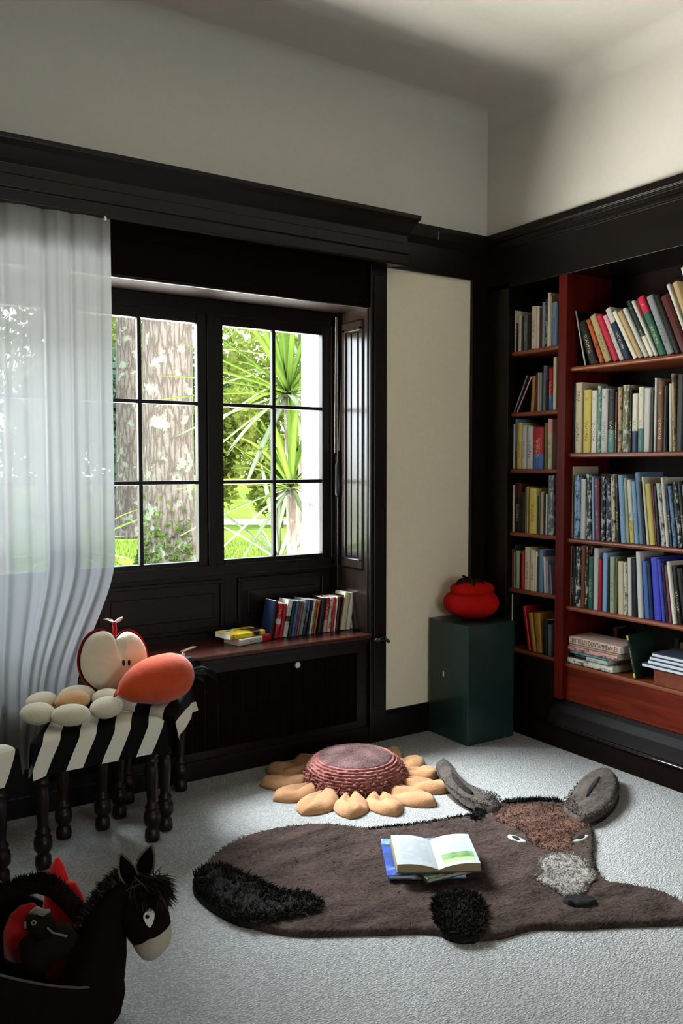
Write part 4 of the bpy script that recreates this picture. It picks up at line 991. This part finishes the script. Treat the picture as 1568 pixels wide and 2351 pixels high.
# carrot
A_ = hit(268, 1592, 1, 3.27); B2 = hit(430, 1553, 1, 3.40)
axv = (B2-A_); Lc = axv.length*1.0
A_.z += .017
cr = empty('carrot_cushion', tuple(A_), label='plump orange carrot cushion with dark green leaves, lying on the striped stool', cat='cushion')
cr.rotation_euler = axv.to_track_quat('X', 'Z').to_euler()
prof = [(.004, 0), (.012, .012), (.032, .03), (.053, .06), (.069, .10), (.080, .14), (.086, .18), (.087, .215), (.085, .25), (.076, .28), (.058, .305), (.034, .318), (.008, .322)]
sc_ = Lc/.322; rings = []; n = 36
from bisect import bisect
xs = [p[1] for p in prof]
for i in range(40):
    x = .322*(1-math.cos(PI*i/39))/2; k = min(len(xs)-2, max(0, bisect(xs, x)-1)); f = (x-xs[k])/(xs[k+1]-xs[k]); r = prof[k][0]*(1-f)+prof[k+1][0]*f
    rings.append([(x*sc_, 1.12*r*math.cos(2*PI*a/n)*(1+.03*nz((x*20, math.cos(2*PI*a/n)*1.5, math.sin(2*PI*a/n)*1.5))), r*math.sin(2*PI*a/n)*1.16-.012+.012*min(1, x/.1)+.012*0) for a in range(n)])
G().loft(rings).build('body', CARR, cr, True)
g = G().tube([(0.006, 0, -.004), (-.018, -.03, .002), (-.042, -.052, -.002), (-.060, -.060, -.010)], [.006, .009, .010, .004], 8, ry=[.003, .003, .003, .002]); g.build('root_ribbon', plain('red_ribbon', '#a81a14', .8), cr, True, label='red ribbon tail')
for k, (dy, dz, L_, w_, bend) in enumerate(((.01, .045, .10, .052, -.085), (-.03, .012, .11, .054, -.075), (.04, .0, .10, .05, -.06), (-.005, -.03, .09, .04, -.04))):
    rg = []
    for j in range(9):
        f = j/8; w2 = w_*math.sin(PI*min(.98, .12+f*.86)); x_ = .315*sc_+L_*f; z_ = dz+.03*math.sin(f*2.4)+bend*f*f; y_ = dy*(1+f*1.6)
        rg.append([(x_, y_-w2, z_-.006*f), (x_, y_, z_+.010*(1-f)), (x_, y_+w2, z_-.006*f), (x_, y_, z_-.006)])
    G().loft(rg).build('leaf', LEAFG, cr, True)
g = G().box(-.012, .012, -.0015, .0015, 0, .032); lo = g.build('sewn_label', TAGW, cr, label='white sewn label'); lo.location = (.285*sc_, -.01, .062); lo.rotation_euler = (.1, .45, .3)
# ------------------------------------------------------------------ donkey storage basket
DD = 2.2
FH = Vector((math.sin(YAW), math.cos(YAW), 0))
do = FH*DD
def dk(px, py, dy=0.0):
    """point of the basket, in its own frame, seen at this place on the plane dy behind its middle"""
    d = ray(px, py); t = (DD+dy)/d.dot(FH); P = CAM+d*t-do
    return Vector((P.dot(RT), dy, P.z))
dn = empty('donkey_basket', tuple(do), -YAW, 'dark brown plush donkey storage basket with a white muzzle, holding red toys', 'toy basket')
FELT = plain('dark_brown_plush', '#160e09', .95, .03, 30, .15, .4, 160, 0)
FELT2 = plain('brown_lining', '#0e0a07', .95, .05, 30)
WHT = plain('oatmeal_muzzle', '#a39a86', .95, .05, 20, .05, .3, 200, .1)
HAIR = plain('dark_mane', '#120d0a', .85, .1)
HAIR2 = plain('grey_brown_mane', '#43362a', .85, .1)
def ring_at(c, ax, r1, r2, n=28, sq=1.0):
    """ring in the plane perpendicular to ax (ax in the xz-plane); r1 in xz, r2 along y"""
    u = Vector((-ax.z, 0, ax.x)).normalized(); out = []
    for i in range(n):
        a = 2*PI*i/n; ca, sa = math.cos(a), math.sin(a)
        ca = math.copysign(abs(ca)**sq, ca); sa = math.copysign(abs(sa)**sq, sa)
        out.append(c+u*(r1*ca)+Vector((0, r2*sa, 0)))
    return out
# tub: open oval bucket
cx0 = dk(20, 2330).x; g = G(); rings = []
bx_, by_ = .40, .19
frontx = dk(262, 2290).x
ctr = frontx-bx_*.93
def oval(rx, ry, z, dx=0, tilt=0): return [(ctr+dx+rx*math.cos(2*PI*i/40), ry*math.sin(2*PI*i/40), z+tilt*math.cos(2*PI*i/40)+ .0) for i in range(40)]
TLT = -.16; rim = dk(40, 2190, -.17).z
for f, k in ((0, .86), (.02, .90), (.25, .97), (.6, 1.0), (.92, .985), (1.0, .975)): rings.append(oval(bx_*k, by_*k, .002+f*rim, 0, TLT*f))
rings.append(oval(bx_*.955, by_*.945, rim-.004, 0, TLT)); 
for f, k in ((.9, .94), (.5, .93), (.12, .9)): rings.append(oval(bx_*k, by_*k, .002+f*rim, 0, TLT*f))
g.loft(rings); g.build('body', FELT, dn, True)
g = G().tube([Vector(p)+Vector((0, 0, .002)) for p in oval(bx_*.965, by_*.96, rim+.002, 0, TLT)]+[oval(bx_*.965, by_*.96, rim+.002, 0, TLT)[0]], .0035, 6); g.build('rim_piping', plain('grey_piping', '#4c443c', .9), dn, True, label='thin grey piping round the rim')
# neck and head
np_ = [(dk(205, 2300), .075, .10), (dk(215, 2245), .080, .10), (dk(222, 2190), .078, .09), (dk(234, 2140), .066, .076), (dk(256, 2092), .056, .062), (dk(278, 2053), .050, .055), (dk(293, 2026), .036, .045), (dk(298, 2010), .015, .02)]
g = G(); rg = []
for i, (c, a, b) in enumerate(np_):
    ax = (np_[min(i+1, len(np_)-1)][0]-np_[max(i-1, 0)][0]).normalized(); rg.append(ring_at(c, ax, a, b))
g.loft(rg); g.build('neck', FELT, dn, True)
hp = [(dk(292, 2012), .020, .02), (dk(300, 2030), .050, .045), (dk(312, 2055), .064, .056), (dk(324, 2085), .067, .058), (dk(336, 2115), .062, .054), (dk(347, 2138), .056, .050)]
ax = (dk(352, 2160)-dk(306, 2060)).normalized()
G().loft([ring_at(c, ax, a, b, sq=.9) for c, a, b in hp]).build('head', FELT, dn, True)
mz = [(dk(346, 2136), .0565, .0505), (dk(353, 2152), .054, .050), (dk(361, 2170), .047, .046), (dk(366, 2182), .034, .036), (dk(369, 2188), .012, .014)]
ax = (dk(369, 2190)-dk(336, 2112)).normalized()
axm = Vector((ax.x+.25, 0, ax.z+.05)).normalized()
G().loft([ring_at(c, axm, a, b, sq=.9) for c, a, b in mz]).build('muzzle', WHT, dn, True, label='pale muzzle')
EYE_W = plain('white_eye_felt', '#d8d5cc', .8)
ec = dk(340, 2108, -.062)
pts = [(.0, .020), (.010, .017), (.0145, .006), (.013, -.008), (.009, -.020), (.004, -.024), (-.004, -.016), (-.011, -.002), (-.012, .008), (-.007, .017)]
g = G().prism([(x, z) for x, z in pts], 'y', -.004, .014); eo = g.build('eye', EYE_W, dn, bevel=.001); eo.location = ec
G().lathe([(.0005, 0), (.0055, .0005), (.0055, .006)], 14).build('pupil', BLK, eo, True).matrix_local = Matrix.Translation((-.001, -.005, .006)) @ Matrix.Rotation(-PI/2, 4, 'X')
def ear_mesh(base, tip, w, name, yoff):
    rg = []; b, t = Vector(base), Vector(tip); ax = (t-b); u = Vector((-ax.z, 0, ax.x)).normalized()
    for j in range(10):
        f = j/9; ww = w*math.sin(PI*min(.985, .2+f*.79))*(1-.15*f); c = b+ax*f
        rg.append([c-u*ww, c+Vector((0, -.010*(1-f), 0))-u*ww*.4+Vector((0, .012, 0)), c+Vector((0, .014*(1-f)+.004, 0)), c+u*ww, c+u*ww*.4+Vector((0, .002, 0))])
    e = G().loft(rg).build(name, FELT2, dn, True)
    its = []
    for sgn in (-1, 1):
        for _ in range(260):
            f = random.uniform(.0, 1); ww = w*math.sin(PI*min(.985, .2+f*.79))*(1-.15*f); c = b+ax*f+u*sgn*ww
            its.append((c, (u*sgn*random.uniform(.2, 1)+ax.normalized()*random.uniform(.2, 1)+Vector((0, random.uniform(-.5, .5), 0))).normalized()*random.uniform(.004, .009), (0, 0, 0)))
    G().blades(its, .0012).build('trim', plain('grey_ear_fur', '#756a5c', .9), e)
ear_mesh(dk(305, 2030, -.03), dk(277, 1962, -.035), .0215, 'ear', 0)
ear_mesh(dk(325, 2012, .02), dk(347, 1942, .025), .0225, 'ear', 0)
# mane and forelock
its = []
line = [dk(*p) for p in ((186, 2118), (204, 2092), (222, 2064), (243, 2038), (262, 2018), (280, 2003))]
for _ in range(2600):
    t = random.uniform(0, len(line)-1.001); k = int(t); p = line[k].lerp(line[k+1], t-k)+Vector((random.uniform(-.01, .01), random.uniform(-.035, .035), -.012))
    its.append((p, Vector((random.uniform(-.9, .3), random.uniform(-.5, .5), random.uniform(.4, 1))).normalized()*random.uniform(.015, .034), (-.004, 0, -.004)))
G().blades(its[:1700], .0016).build('mane', HAIR, dn); G().blades(its[1700:], .0016).build('mane', HAIR2, dn)
for nm_, M_, n_ in (('forelock', HAIR, 2200), ('forelock', HAIR2, 700)):
    its = []
    for _ in range(n_):
        p = dk(random.uniform(305, 368), random.uniform(2012, 2050), random.uniform(-.06, .045))
        q = Vector((random.uniform(-.25, .9), random.uniform(-.35, .15), random.uniform(-.9, .35))).normalized()*random.uniform(.03, .058)
        its.append((p, q, (.006, 0, -.018)))
    G().blades(its, .0017).build(nm_, M_, dn)
# furry carrying strap arching over the opening
sp_ = [dk(*p) for p in ((-60, 2090), (-10, 2062), (40, 2040), (90, 2030), (125, 2040), (155, 2068), (180, 2098), (205, 2122))]
so = G().tube(sp_, .021, 10, ry=.03, side=(0, 1, 0)).build('strap', FELT, dn, True)
its = []
for _ in range(3000):
    t = random.uniform(0, len(sp_)-1.001); k = int(t); a = random.uniform(0, PI); p = sp_[k].lerp(sp_[k+1], t-k); nrm = Vector((0, math.cos(a), math.sin(a)))
    its.append((p+nrm*.02, (nrm+Vector((random.uniform(-.6, .6), random.uniform(-.3, .3), random.uniform(-.2, .6)))).normalized()*random.uniform(.010, .022), (0, 0, -.003)))
G().blades(its, .0015).build('strap_fur', HAIR, so)
# toys in the basket
def world(p): return dn.matrix_world @ p
bpy.context.view_layer.update()
def toy(name, label, cat, mat, lofts, group=None, part='body'):
    r = empty(name, tuple(dn.matrix_world.translation+Vector((0, 0, .05))), -YAW, label, cat, group)
    for pn, mt, path, rad, ry in lofts:
        P = [Vector(p)-Vector((0, 0, .05)) for p in path]
        G().tube(P, rad, 20, ry=ry, side=(0, 1, 0)).build(pn, mt, r, True)
    return r
dy = .105
toy('red_plush', 'red pointed plush toy standing tall behind the furry strap of the donkey basket', 'plush toy', RED2,
    [('body', RED2, [dk(130, 2260, dy), dk(132, 2215, dy), dk(138, 2170, dy), dk(142, 2120, dy), dk(140, 2075, dy), dk(134, 2040, dy), dk(132, 2010, dy), dk(132, 1985, dy), dk(131, 1969, dy)], [.02, .045, .058, .060, .050, .036, .028, .017, .005], [.02, .035, .04, .04, .035, .03, .024, .016, .005]),
     ('fin', RED2, [dk(140, 2032, dy-.01), dk(158, 2040, dy-.01), dk(172, 2065, dy-.01), dk(182, 2095, dy-.01), dk(190, 2125, dy-.01)], [.014, .026, .024, .02, .012], [.014, .022, .02, .018, .01])])
toy('red_plush', 'red rounded plush toy lying under the furry strap in the donkey basket', 'plush toy', RED2,
    [('body', RED2, [dk(40, 2200, -.028), dk(50, 2150, -.028), dk(62, 2112, -.03), dk(70, 2090, -.03), dk(74, 2076, -.03)], [.035, .05, .046, .032, .008], [.02, .025, .025, .02, .008])])
BD = plain('dark_grey_brown_plush', '#1a130e', .95, .03, 30, .15, .3, 160)
tb = toy('small_plush_animal', 'small dark plush animal with a ringed eye, peeping from the donkey basket', 'plush toy', BD,
    [('body', BD, [dk(82, 2225, -.09), dk(86, 2180, -.09), dk(112, 2160, -.09), dk(140, 2158, -.09), dk(165, 2175, -.09)], [.03, .05, .05, .045, .03], [.03, .045, .045, .04, .03]),
     ('head', BD, [dk(62, 2128, -.11), dk(72, 2120, -.11), dk(84, 2118, -.11), dk(96, 2115, -.11), dk(100, 2140, -.1)], [.012, .026, .030, .028, .028], [.012, .024, .028, .028, .03])])
def tbp(px, py, d_): return dk(px, py, d_)-Vector((0, 0, .05))
G().lathe([(.0045, 0), (.0062, 0), (.0062, .003), (.0045, .003)], 16, cap=False).build('eye_ring', plain('grey_ring', '#8a8478', .6), tb, True).matrix_local = Matrix.Translation(tbp(78, 2118, -.142)) @ Matrix.Rotation(PI/2, 4, 'X')
GE = plain('pale_grey_plush', '#6d665b', .9, .05, 30)
G().tube([tbp(70, 2098, -.11), tbp(85, 2090, -.115), tbp(100, 2096, -.115), tbp(114, 2090, -.115)], [.006, .010, .009, .004], 10).build('ear', GE, tb, True)
G().ellipsoid(tbp(58, 2124, -.13), .004, .004, .010, 10, 8).build('ear', GE, tb, True)
G().tube([tbp(108, 2130, -.135), tbp(122, 2142, -.135), tbp(138, 2146, -.135), tbp(154, 2150, -.135)], .0025, 8).build('piping', GE, tb, True)
# ------------------------------------------------------------------ garden
GZ = -.12
def dim(h, k=.24): return tuple(x*k for x in lin(h)[:3])+(1,)
def leafm(name, c1, c2, tr=.35):
    if name in _M: return _M[name]
    t = NT(name); df = t.n('ShaderNodeBsdfDiffuse'); tl = t.n('ShaderNodeBsdfTranslucent'); tc = t.n('ShaderNodeTexCoord'); n1 = t.n('ShaderNodeTexNoise', i_Scale=2.2, i_Detail=4); t.l(tc, 'Object', n1, 'Vector')
    r = t.ramp(n1, 'Fac', [(.35, dim(c1)), (.65, dim(c2))]); t.l(r, 'Color', df, 'Color'); t.l(r, 'Color', tl, 'Color')
    m = t.n('ShaderNodeMixShader'); m.inputs[0].default_value = tr; t.l(df, 'BSDF', m, 1); t.l(tl, 'BSDF', m, 2); t.l(m, 'Shader', t.out, 'Surface'); _M[name] = t.m; return t.m
def lawnm():
    t = NT('lawn_grass'); df = t.n('ShaderNodeBsdfDiffuse'); tc = t.n('ShaderNodeTexCoord'); n1 = t.n('ShaderNodeTexNoise', i_Scale=.5, i_Detail=8, i_Roughness=.7); t.l(tc, 'Object', n1, 'Vector')
    r = t.ramp(n1, 'Fac', [(.3, dim('#7f9a35')), (.7, dim('#a9bf55'))]); t.l(r, 'Color', df, 'Color'); t.l(df, 'BSDF', t.out, 'Surface'); return t.m
g = G(); g.add([(-60, YA+.57, GZ), (80, YA+.57, GZ), (80, 120, GZ), (-60, 120, GZ)], [(0, 1, 2, 3)]); lw = g.build('garden_ground', lawnm(), kind=ST)
its = []
for _ in range(9000):
    dep = random.uniform(9, 18); px = random.uniform(150, 780)
    if (12.4 < dep < 14.6 and 270 < px < 500) or (dep < 10.6 and px > 520): continue
    y_ = 1068+1.62*FPX/dep; P = at_depth(px, y_, dep); P.z = GZ
    its.append((P, Vector((random.uniform(-.5, .5), random.uniform(-.5, .5), 1)).normalized()*random.uniform(.05, .14), (0, 0, -.01)))
tag(G().blades(its, .006).build('grass', leafm('grass_blades', '#8aa63c', '#b3c860')), 'long grass blades growing over the lawn outside the window', 'grass', kind='stuff')
pth = G(); a, b = at_depth(-300, 1150, 26), at_depth(1100, 1150, 26)
dr = Vector((RT.x, RT.y, 0)); n_ = Vector((FW.x, FW.y, 0)).normalized()
base = Vector((0, 0, 0))+n_*23; q = [base+dr*-18, base+dr*10, base+dr*10+n_*2.6, base+dr*-18+n_*2.6]
pth.add([(p.x, p.y, GZ+.012) for p in q], [(0, 1, 2, 3)]); pth.build('path', plain('pale_gravel', '#6f6c62', .95, .05, 6, .12), kind=ST)
G().add([(-8, YA+.58, GZ+.01), (14, YA+.58, GZ+.01), (14, YA+4.6, GZ+.01), (-8, YA+4.6, GZ+.01)], [(0, 1, 2, 3)]).build('terrace_path', plain('pale_paving', '#d0cabc', .95, .05, 5, .08), kind=ST)  # unseen terrace, added to bounce daylight up to the ceiling
def bark():
    t = NT('lichen_bark'); p = t.n('ShaderNodeBsdfPrincipled', i_Roughness=.95); p.inputs['Specular IOR Level'].default_value = .05; tc = t.n('ShaderNodeTexCoord'); mp = t.n('ShaderNodeMapping'); mp.inputs['Scale'].default_value = (9, 9, 1.6); t.l(tc, 'Object', mp, 'Vector')
    v = t.n('ShaderNodeTexVoronoi', feature='DISTANCE_TO_EDGE', i_Scale=2.2); nn = t.n('ShaderNodeTexNoise', i_Scale=3, i_Detail=6, i_Distortion=1.5); t.l(mp, 'Vector', nn, 'Vector')
    ad = t.n('ShaderNodeMix', data_type='VECTOR'); ad.inputs[0].default_value = .35; t.t.links.new(mp.outputs['Vector'], ad.inputs[4]); t.t.links.new(nn.outputs['Color'], ad.inputs[5]); t.t.links.new(ad.outputs[1], v.inputs['Vector'])
    r = t.ramp(v, 'Distance', [(.0, dim('#5c5046', .34)), (.22, dim('#92857a', .27))]); n2 = t.n('ShaderNodeTexNoise', i_Scale=4.2, i_Detail=6, i_Roughness=.65); t.l(tc, 'Object', n2, 'Vector')
    f = t.ramp(n2, 'Fac', [(.56, (0, 0, 0, 1)), (.60, (1, 1, 1, 1))]); m = t.mix((f, 'Color'), (r, 'Color'), dim('#a8ae96', .25)); t.t.links.new(m.outputs[2], p.inputs['Base Color'])
    b = t.bump(v, 'Distance', .8, .05); t.l(b, 'Normal', p, 'Normal'); t.l(p, 'BSDF', t.out, 'Surface'); return t.m
BARK = bark()
def tree(name, label, px0, px1, dep, h, leafmat=None, crown=None, nleaf=0, lean=0, ls=.09, ivy=0, group=None):
    bot = at_depth((px0+px1)/2, 1068, dep); bot.z = GZ; R_ = (px1-px0)/2*dep/FPX
    r = empty(name, tuple(bot), label=label, cat='tree', group=group); n = 40; rings = []
    for j in range(26):
        z = h*(j/25)**1.3; fl_ = 1+.45*math.exp(-z/.35)-.12*z/h
        rings.append([(lean*z+R_*fl_*(1+.07*nz((math.cos(2*PI*i/n)*2, math.sin(2*PI*i/n)*2, z*.8)))*math.cos(2*PI*i/n), R_*fl_*(1+.07*nz((math.cos(2*PI*i/n)*2, math.sin(2*PI*i/n)*2, z*.8)))*math.sin(2*PI*i/n), z-.05) for i in range(n)])
    G().loft(rings).build('trunk', BARK, r, True)
    if ivy:
        g = G(); 
        for _ in range(ivy):
            a = random.uniform(-2.6, -.6)-YAW; z = abs(random.gauss(0, .45)); rr = R_*(1+.45*math.exp(-z/.35))*1.05; c = Vector((rr*math.cos(a), rr*math.sin(a), z))
            leaf(g, c, random.uniform(.035, .06))
        g.build('ivy', leafm('ivy_leaves', '#5d7a35', '#93ab58'), r)
    if nleaf: crown_mesh(crown, nleaf, leafmat, r, ls, local=bot)
    return r
def leaf(g, c, s):
    u = Vector((random.gauss(0, 1), random.gauss(0, 1), random.gauss(0, .8))).normalized(); v = u.cross(Vector((random.gauss(0, 1), random.gauss(0, 1), random.gauss(0, 1)))).normalized()
    g.add([c-u*s, c+v*s*.55-u*.15*s, c+u*s, c-v*s*.55-u*.15*s], [(0, 1, 2, 3)])
def crown_mesh(blobs, n, mat, parent, ls, local=Vector((0, 0, 0)), name='foliage'):
    g = G(); tot = sum(b[3] for b in blobs)
    for cx, cy, cz, wgt, rx, rz in blobs:
        for _ in range(int(n*wgt/tot)):
            d = Vector((random.gauss(0, 1), random.gauss(0, 1), random.gauss(0, 1))).normalized()*random.random()**.45
            leaf(g, Vector((cx, cy, cz))-local+Vector((d.x*rx, d.y*rx, d.z*rz)), ls*random.uniform(.6, 1.3))
    return g.build(name, mat, parent)
LF = [leafm('leaves_yellow_green', '#93a838', '#c3cc62'), leafm('leaves_mid_green', '#68864a', '#92a865'), leafm('leaves_blue_green', '#5f8064', '#86a284')]
tree('lichen_tree', 'broad tree trunk with pale lichen patches, seen through the casement window', 328, 447, 13.5, 8.5, ivy=420)
tree('slim_tree', 'slimmer grey trunk standing behind the lichen-covered tree', 268, 320, 19, 8)
def bush(name, label, px, dep, top, halfw, mat, n, ls, zc=None, group='leafy trees and bushes beyond the lawn'):
    c = at_depth(px, 1068, dep); ztop = 1.5+(1068-top)/FPX*dep; w = halfw/FPX*dep
    r = empty(name, (c.x, c.y, GZ), label=label, cat='bush' if 'bush' in name else 'tree', group=group)
    bl = []
    for _ in range(9):
        a = random.uniform(0, 2*PI); rr = random.random()**.5*w*.7; zz = random.uniform(.25, .8)*ztop
        bl.append((c.x+rr*math.cos(a), c.y+rr*math.sin(a), zz, 1, w*.45, ztop*.24))
    crown_mesh(bl, n, mat, r, ls, local=Vector((c.x, c.y, GZ)))
    G().tube([(0, 0, 0), (.05, 0, ztop*.3), (-.05, .1, ztop*.6)], [.12, .09, .04], 8).build('stem', BARK, r, True)
    return r
bush('leafy_bush', 'blue-green bush behind the slim tree, beside the curtain edge', 262, 22, 800, 95, LF[2], 3200, .13)
bush('leafy_tree', 'tall yellow-green leafy tree above the blue-green bush', 300, 30, 640, 150, LF[0], 4200, .20)
bush('leafy_bush', 'mid green bush seen through the curtain beyond the lawn', 90, 24, 820, 150, LF[1], 3200, .15)
bush('leafy_tree', 'pale green tree seen through the curtain top', -60, 34, 640, 170, LF[0], 3400, .22)
bush('leafy_bush', 'yellow-green bush between the trunk and the spiky palm', 500, 25, 860, 90, LF[0], 3000, .13)
bush('leafy_tree', 'airy yellow-green tree behind the spiky palm', 640, 42, 700, 160, LF[0], 4200, .20)
bush('leafy_bush', 'low yellow-green bush behind the palm stems', 640, 22, 960, 100, LF[0], 3000, .12)
bush('leafy_tree', 'far mid green tree behind the lichen trunk', 480, 48, 690, 140, LF[1], 3400, .22)
bush('leafy_tree', 'mid green tree seen through the sheer curtain near its edge', 165, 27, 610, 120, LF[1], 3600, .17)
# spiky palms: rosettes of long blades on stems
PALM = [leafm('palm_blade', '#56752a', '#7d9a42', .3), leafm('palm_blade_grey', '#6c7a58', '#8f9c7c', .2)]
def palm(label, heads, stem_px, dep, seed, name='spiky_palm'):
    rs = random.Random(seed); b = at_depth(stem_px, 1068, dep); b.z = GZ
    r = empty(name, tuple(b), label=label, cat='palm', group='spiky palms outside the window')
    for hx, hy, n, L, blade_i in heads:
        c = at_depth(hx, hy, dep)-b
        G().tube([(0, 0, 0), (c.x*.3, c.y*.3, c.z*.5), tuple(c)], [.05, .045, .04], 8).build('stem', BARK, r, True)
        for k in range(n):
            az = 2*PI*(k*.618)+rs.uniform(-.2, .2); el = math.radians(85-125*((k+.5)/n)+rs.uniform(-8, 8)); l = L*rs.uniform(.8, 1.12); w = l*.034
            d = Vector((math.cos(az)*math.cos(el), math.sin(az)*math.cos(el), math.sin(el))); sd = d.cross(Vector((0, 0, 1)));
            if sd.length < .01: sd = Vector((1, 0, 0))
            sd.normalize(); up = sd.cross(d); droop = rs.uniform(.05, .28); rg = []
            for j in range(8):
                f = j/7; p = c+d*(l*f)+Vector((0, 0, -droop*l*f*f)); ww = w*(.55+1.1*f)*(1-f)**.55 if f < 1 else .001; ww = max(ww, .001)
                rg.append([p-sd*ww+up*ww*.35, p-up*.002, p+sd*ww+up*ww*.35, p+up*.004])
            g_ = G().loft(rg); g_.build('blade', PALM[blade_i if k < n*.7 else 1], r, True)
    return r
palm('spiky palm with long green blades, beside the white outer wall', [(662, 905, 36, 1.12, 0), (668, 1120, 32, 1.0, 0)], 672, 7.2, 1)
palm('grey-green spiky palm behind the taller one at the white wall', [(700, 850, 26, 1.2, 1), (640, 1290, 22, 1.1, 1)], 690, 8.6, 2)
palm('low spiky palm at the curtain edge in front of the lichen tree', [(170, 1265, 24, .75, 0)], 170, 6.5, 3)
palm('spiky palm seen faintly through the sheer curtain', [(20, 900, 24, .8, 1), (0, 1180, 20, .8, 0)], 10, 8.4, 4)
# hook on the outer reveal
hk = hit(722, 1160, 0, OX1)
tag(G().tube([(OX1, hk.y, hk.z), (OX1-.03, hk.y, hk.z+.002), (OX1-.036, hk.y, hk.z+.014)], .005, 8).build('shutter_hook', plain('iron', '#2c2a28', .5)), 'small iron shutter hook on the white outer reveal', 'hook')
# ------------------------------------------------------------------ world, daylight, added fill lamps
wd = bpy.data.worlds.new('world'); SC.world = wd; wd.use_nodes = True; wt = wd.node_tree; wt.nodes.clear()
wo = wt.nodes.new('ShaderNodeOutputWorld'); bg = wt.nodes.new('ShaderNodeBackground')
tcw = wt.nodes.new('ShaderNodeTexCoord'); sx = wt.nodes.new('ShaderNodeSeparateXYZ'); rp = wt.nodes.new('ShaderNodeValToRGB')
wt.links.new(tcw.outputs['Generated'], sx.inputs[0]); wt.links.new(sx.outputs['Z'], rp.inputs['Fac'])
rp.color_ramp.elements[0].position = .0; rp.color_ramp.elements[0].color = (.86, .93, 1, 1)
rp.color_ramp.elements[1].position = .7; rp.color_ramp.elements[1].color = (.62, .80, 1, 1)
wt.links.new(rp.outputs[0], bg.inputs['Color']); bg.inputs['Strength'].default_value = 1.6
wt.links.new(bg.outputs[0], wo.inputs[0])
def light(name, typ, loc, rot, **kw):
    ld = bpy.data.lights.new(name, typ)
    for k, v in kw.items(): setattr(ld, k, v)
    o = bpy.data.objects.new(name, ld); COL.objects.link(o); o.location = loc; o.rotation_euler = rot; return o
def portal(name, loc, rot, sx_, sy_):
    o = light(name, 'AREA', loc, rot, shape='RECTANGLE', size=sx_, size_y=sy_); o.data.cycles.is_portal = True; return o
portal('window_portal', ((OX0+OX1)/2, 4.12, 1.61), (-PI/2, 0, 0), OX1-OX0, 1.36)
portal('window_portal', ((SW[0]+SW[1])/2, YS-.25, 1.55), (PI/2, 0, 0), SW[1]-SW[0], 1.5)
def area(name, loc, to, sx_, sy_, pw, col):
    d_ = Vector(to)-Vector(loc)
    return light(name, 'AREA', loc, d_.to_track_quat('-Z', 'Z').to_euler(), shape='RECTANGLE', size=sx_, size_y=sy_, energy=pw, color=col)
area('north_skylight', (-.3, 8.8, 6.9), (1.7, 3.1, .8), 5.6, 4.6, 1090, (.86, .94, 1))  # added lamp outdoors, brightens the room in place of stronger sky
light('ground_bounce', 'AREA', (1.0, 6.4, -.07), (PI, 0, 0), shape='RECTANGLE', size=9, size_y=4.0, energy=800, color=(1, .98, .93))  # added lamp lying outdoors, lights the ceiling in place of ground reflection
d = Vector((-.72, .22, -.66)).normalized()
light('sun', 'SUN', (10, -4, 12), d.to_track_quat('-Z', 'Y').to_euler(), energy=2.0, angle=.02, color=(1, .93, .8))
SC.cycles.use_denoising = True
SC.cycles.max_bounces = 8; SC.cycles.diffuse_bounces = 5; SC.cycles.glossy_bounces = 3; SC.cycles.transparent_max_bounces = 12; SC.cycles.transmission_bounces = 4
SC.cycles.sample_clamp_indirect = 6; SC.cycles.caustics_reflective = False; SC.cycles.caustics_refractive = False
SC.view_settings.view_transform = 'Standard'; SC.view_settings.look = 'None'; SC.view_settings.gamma = 1; SC.view_settings.use_curve_mapping = False
SC.view_settings.exposure = 3.1
bpy.context.view_layer.update()
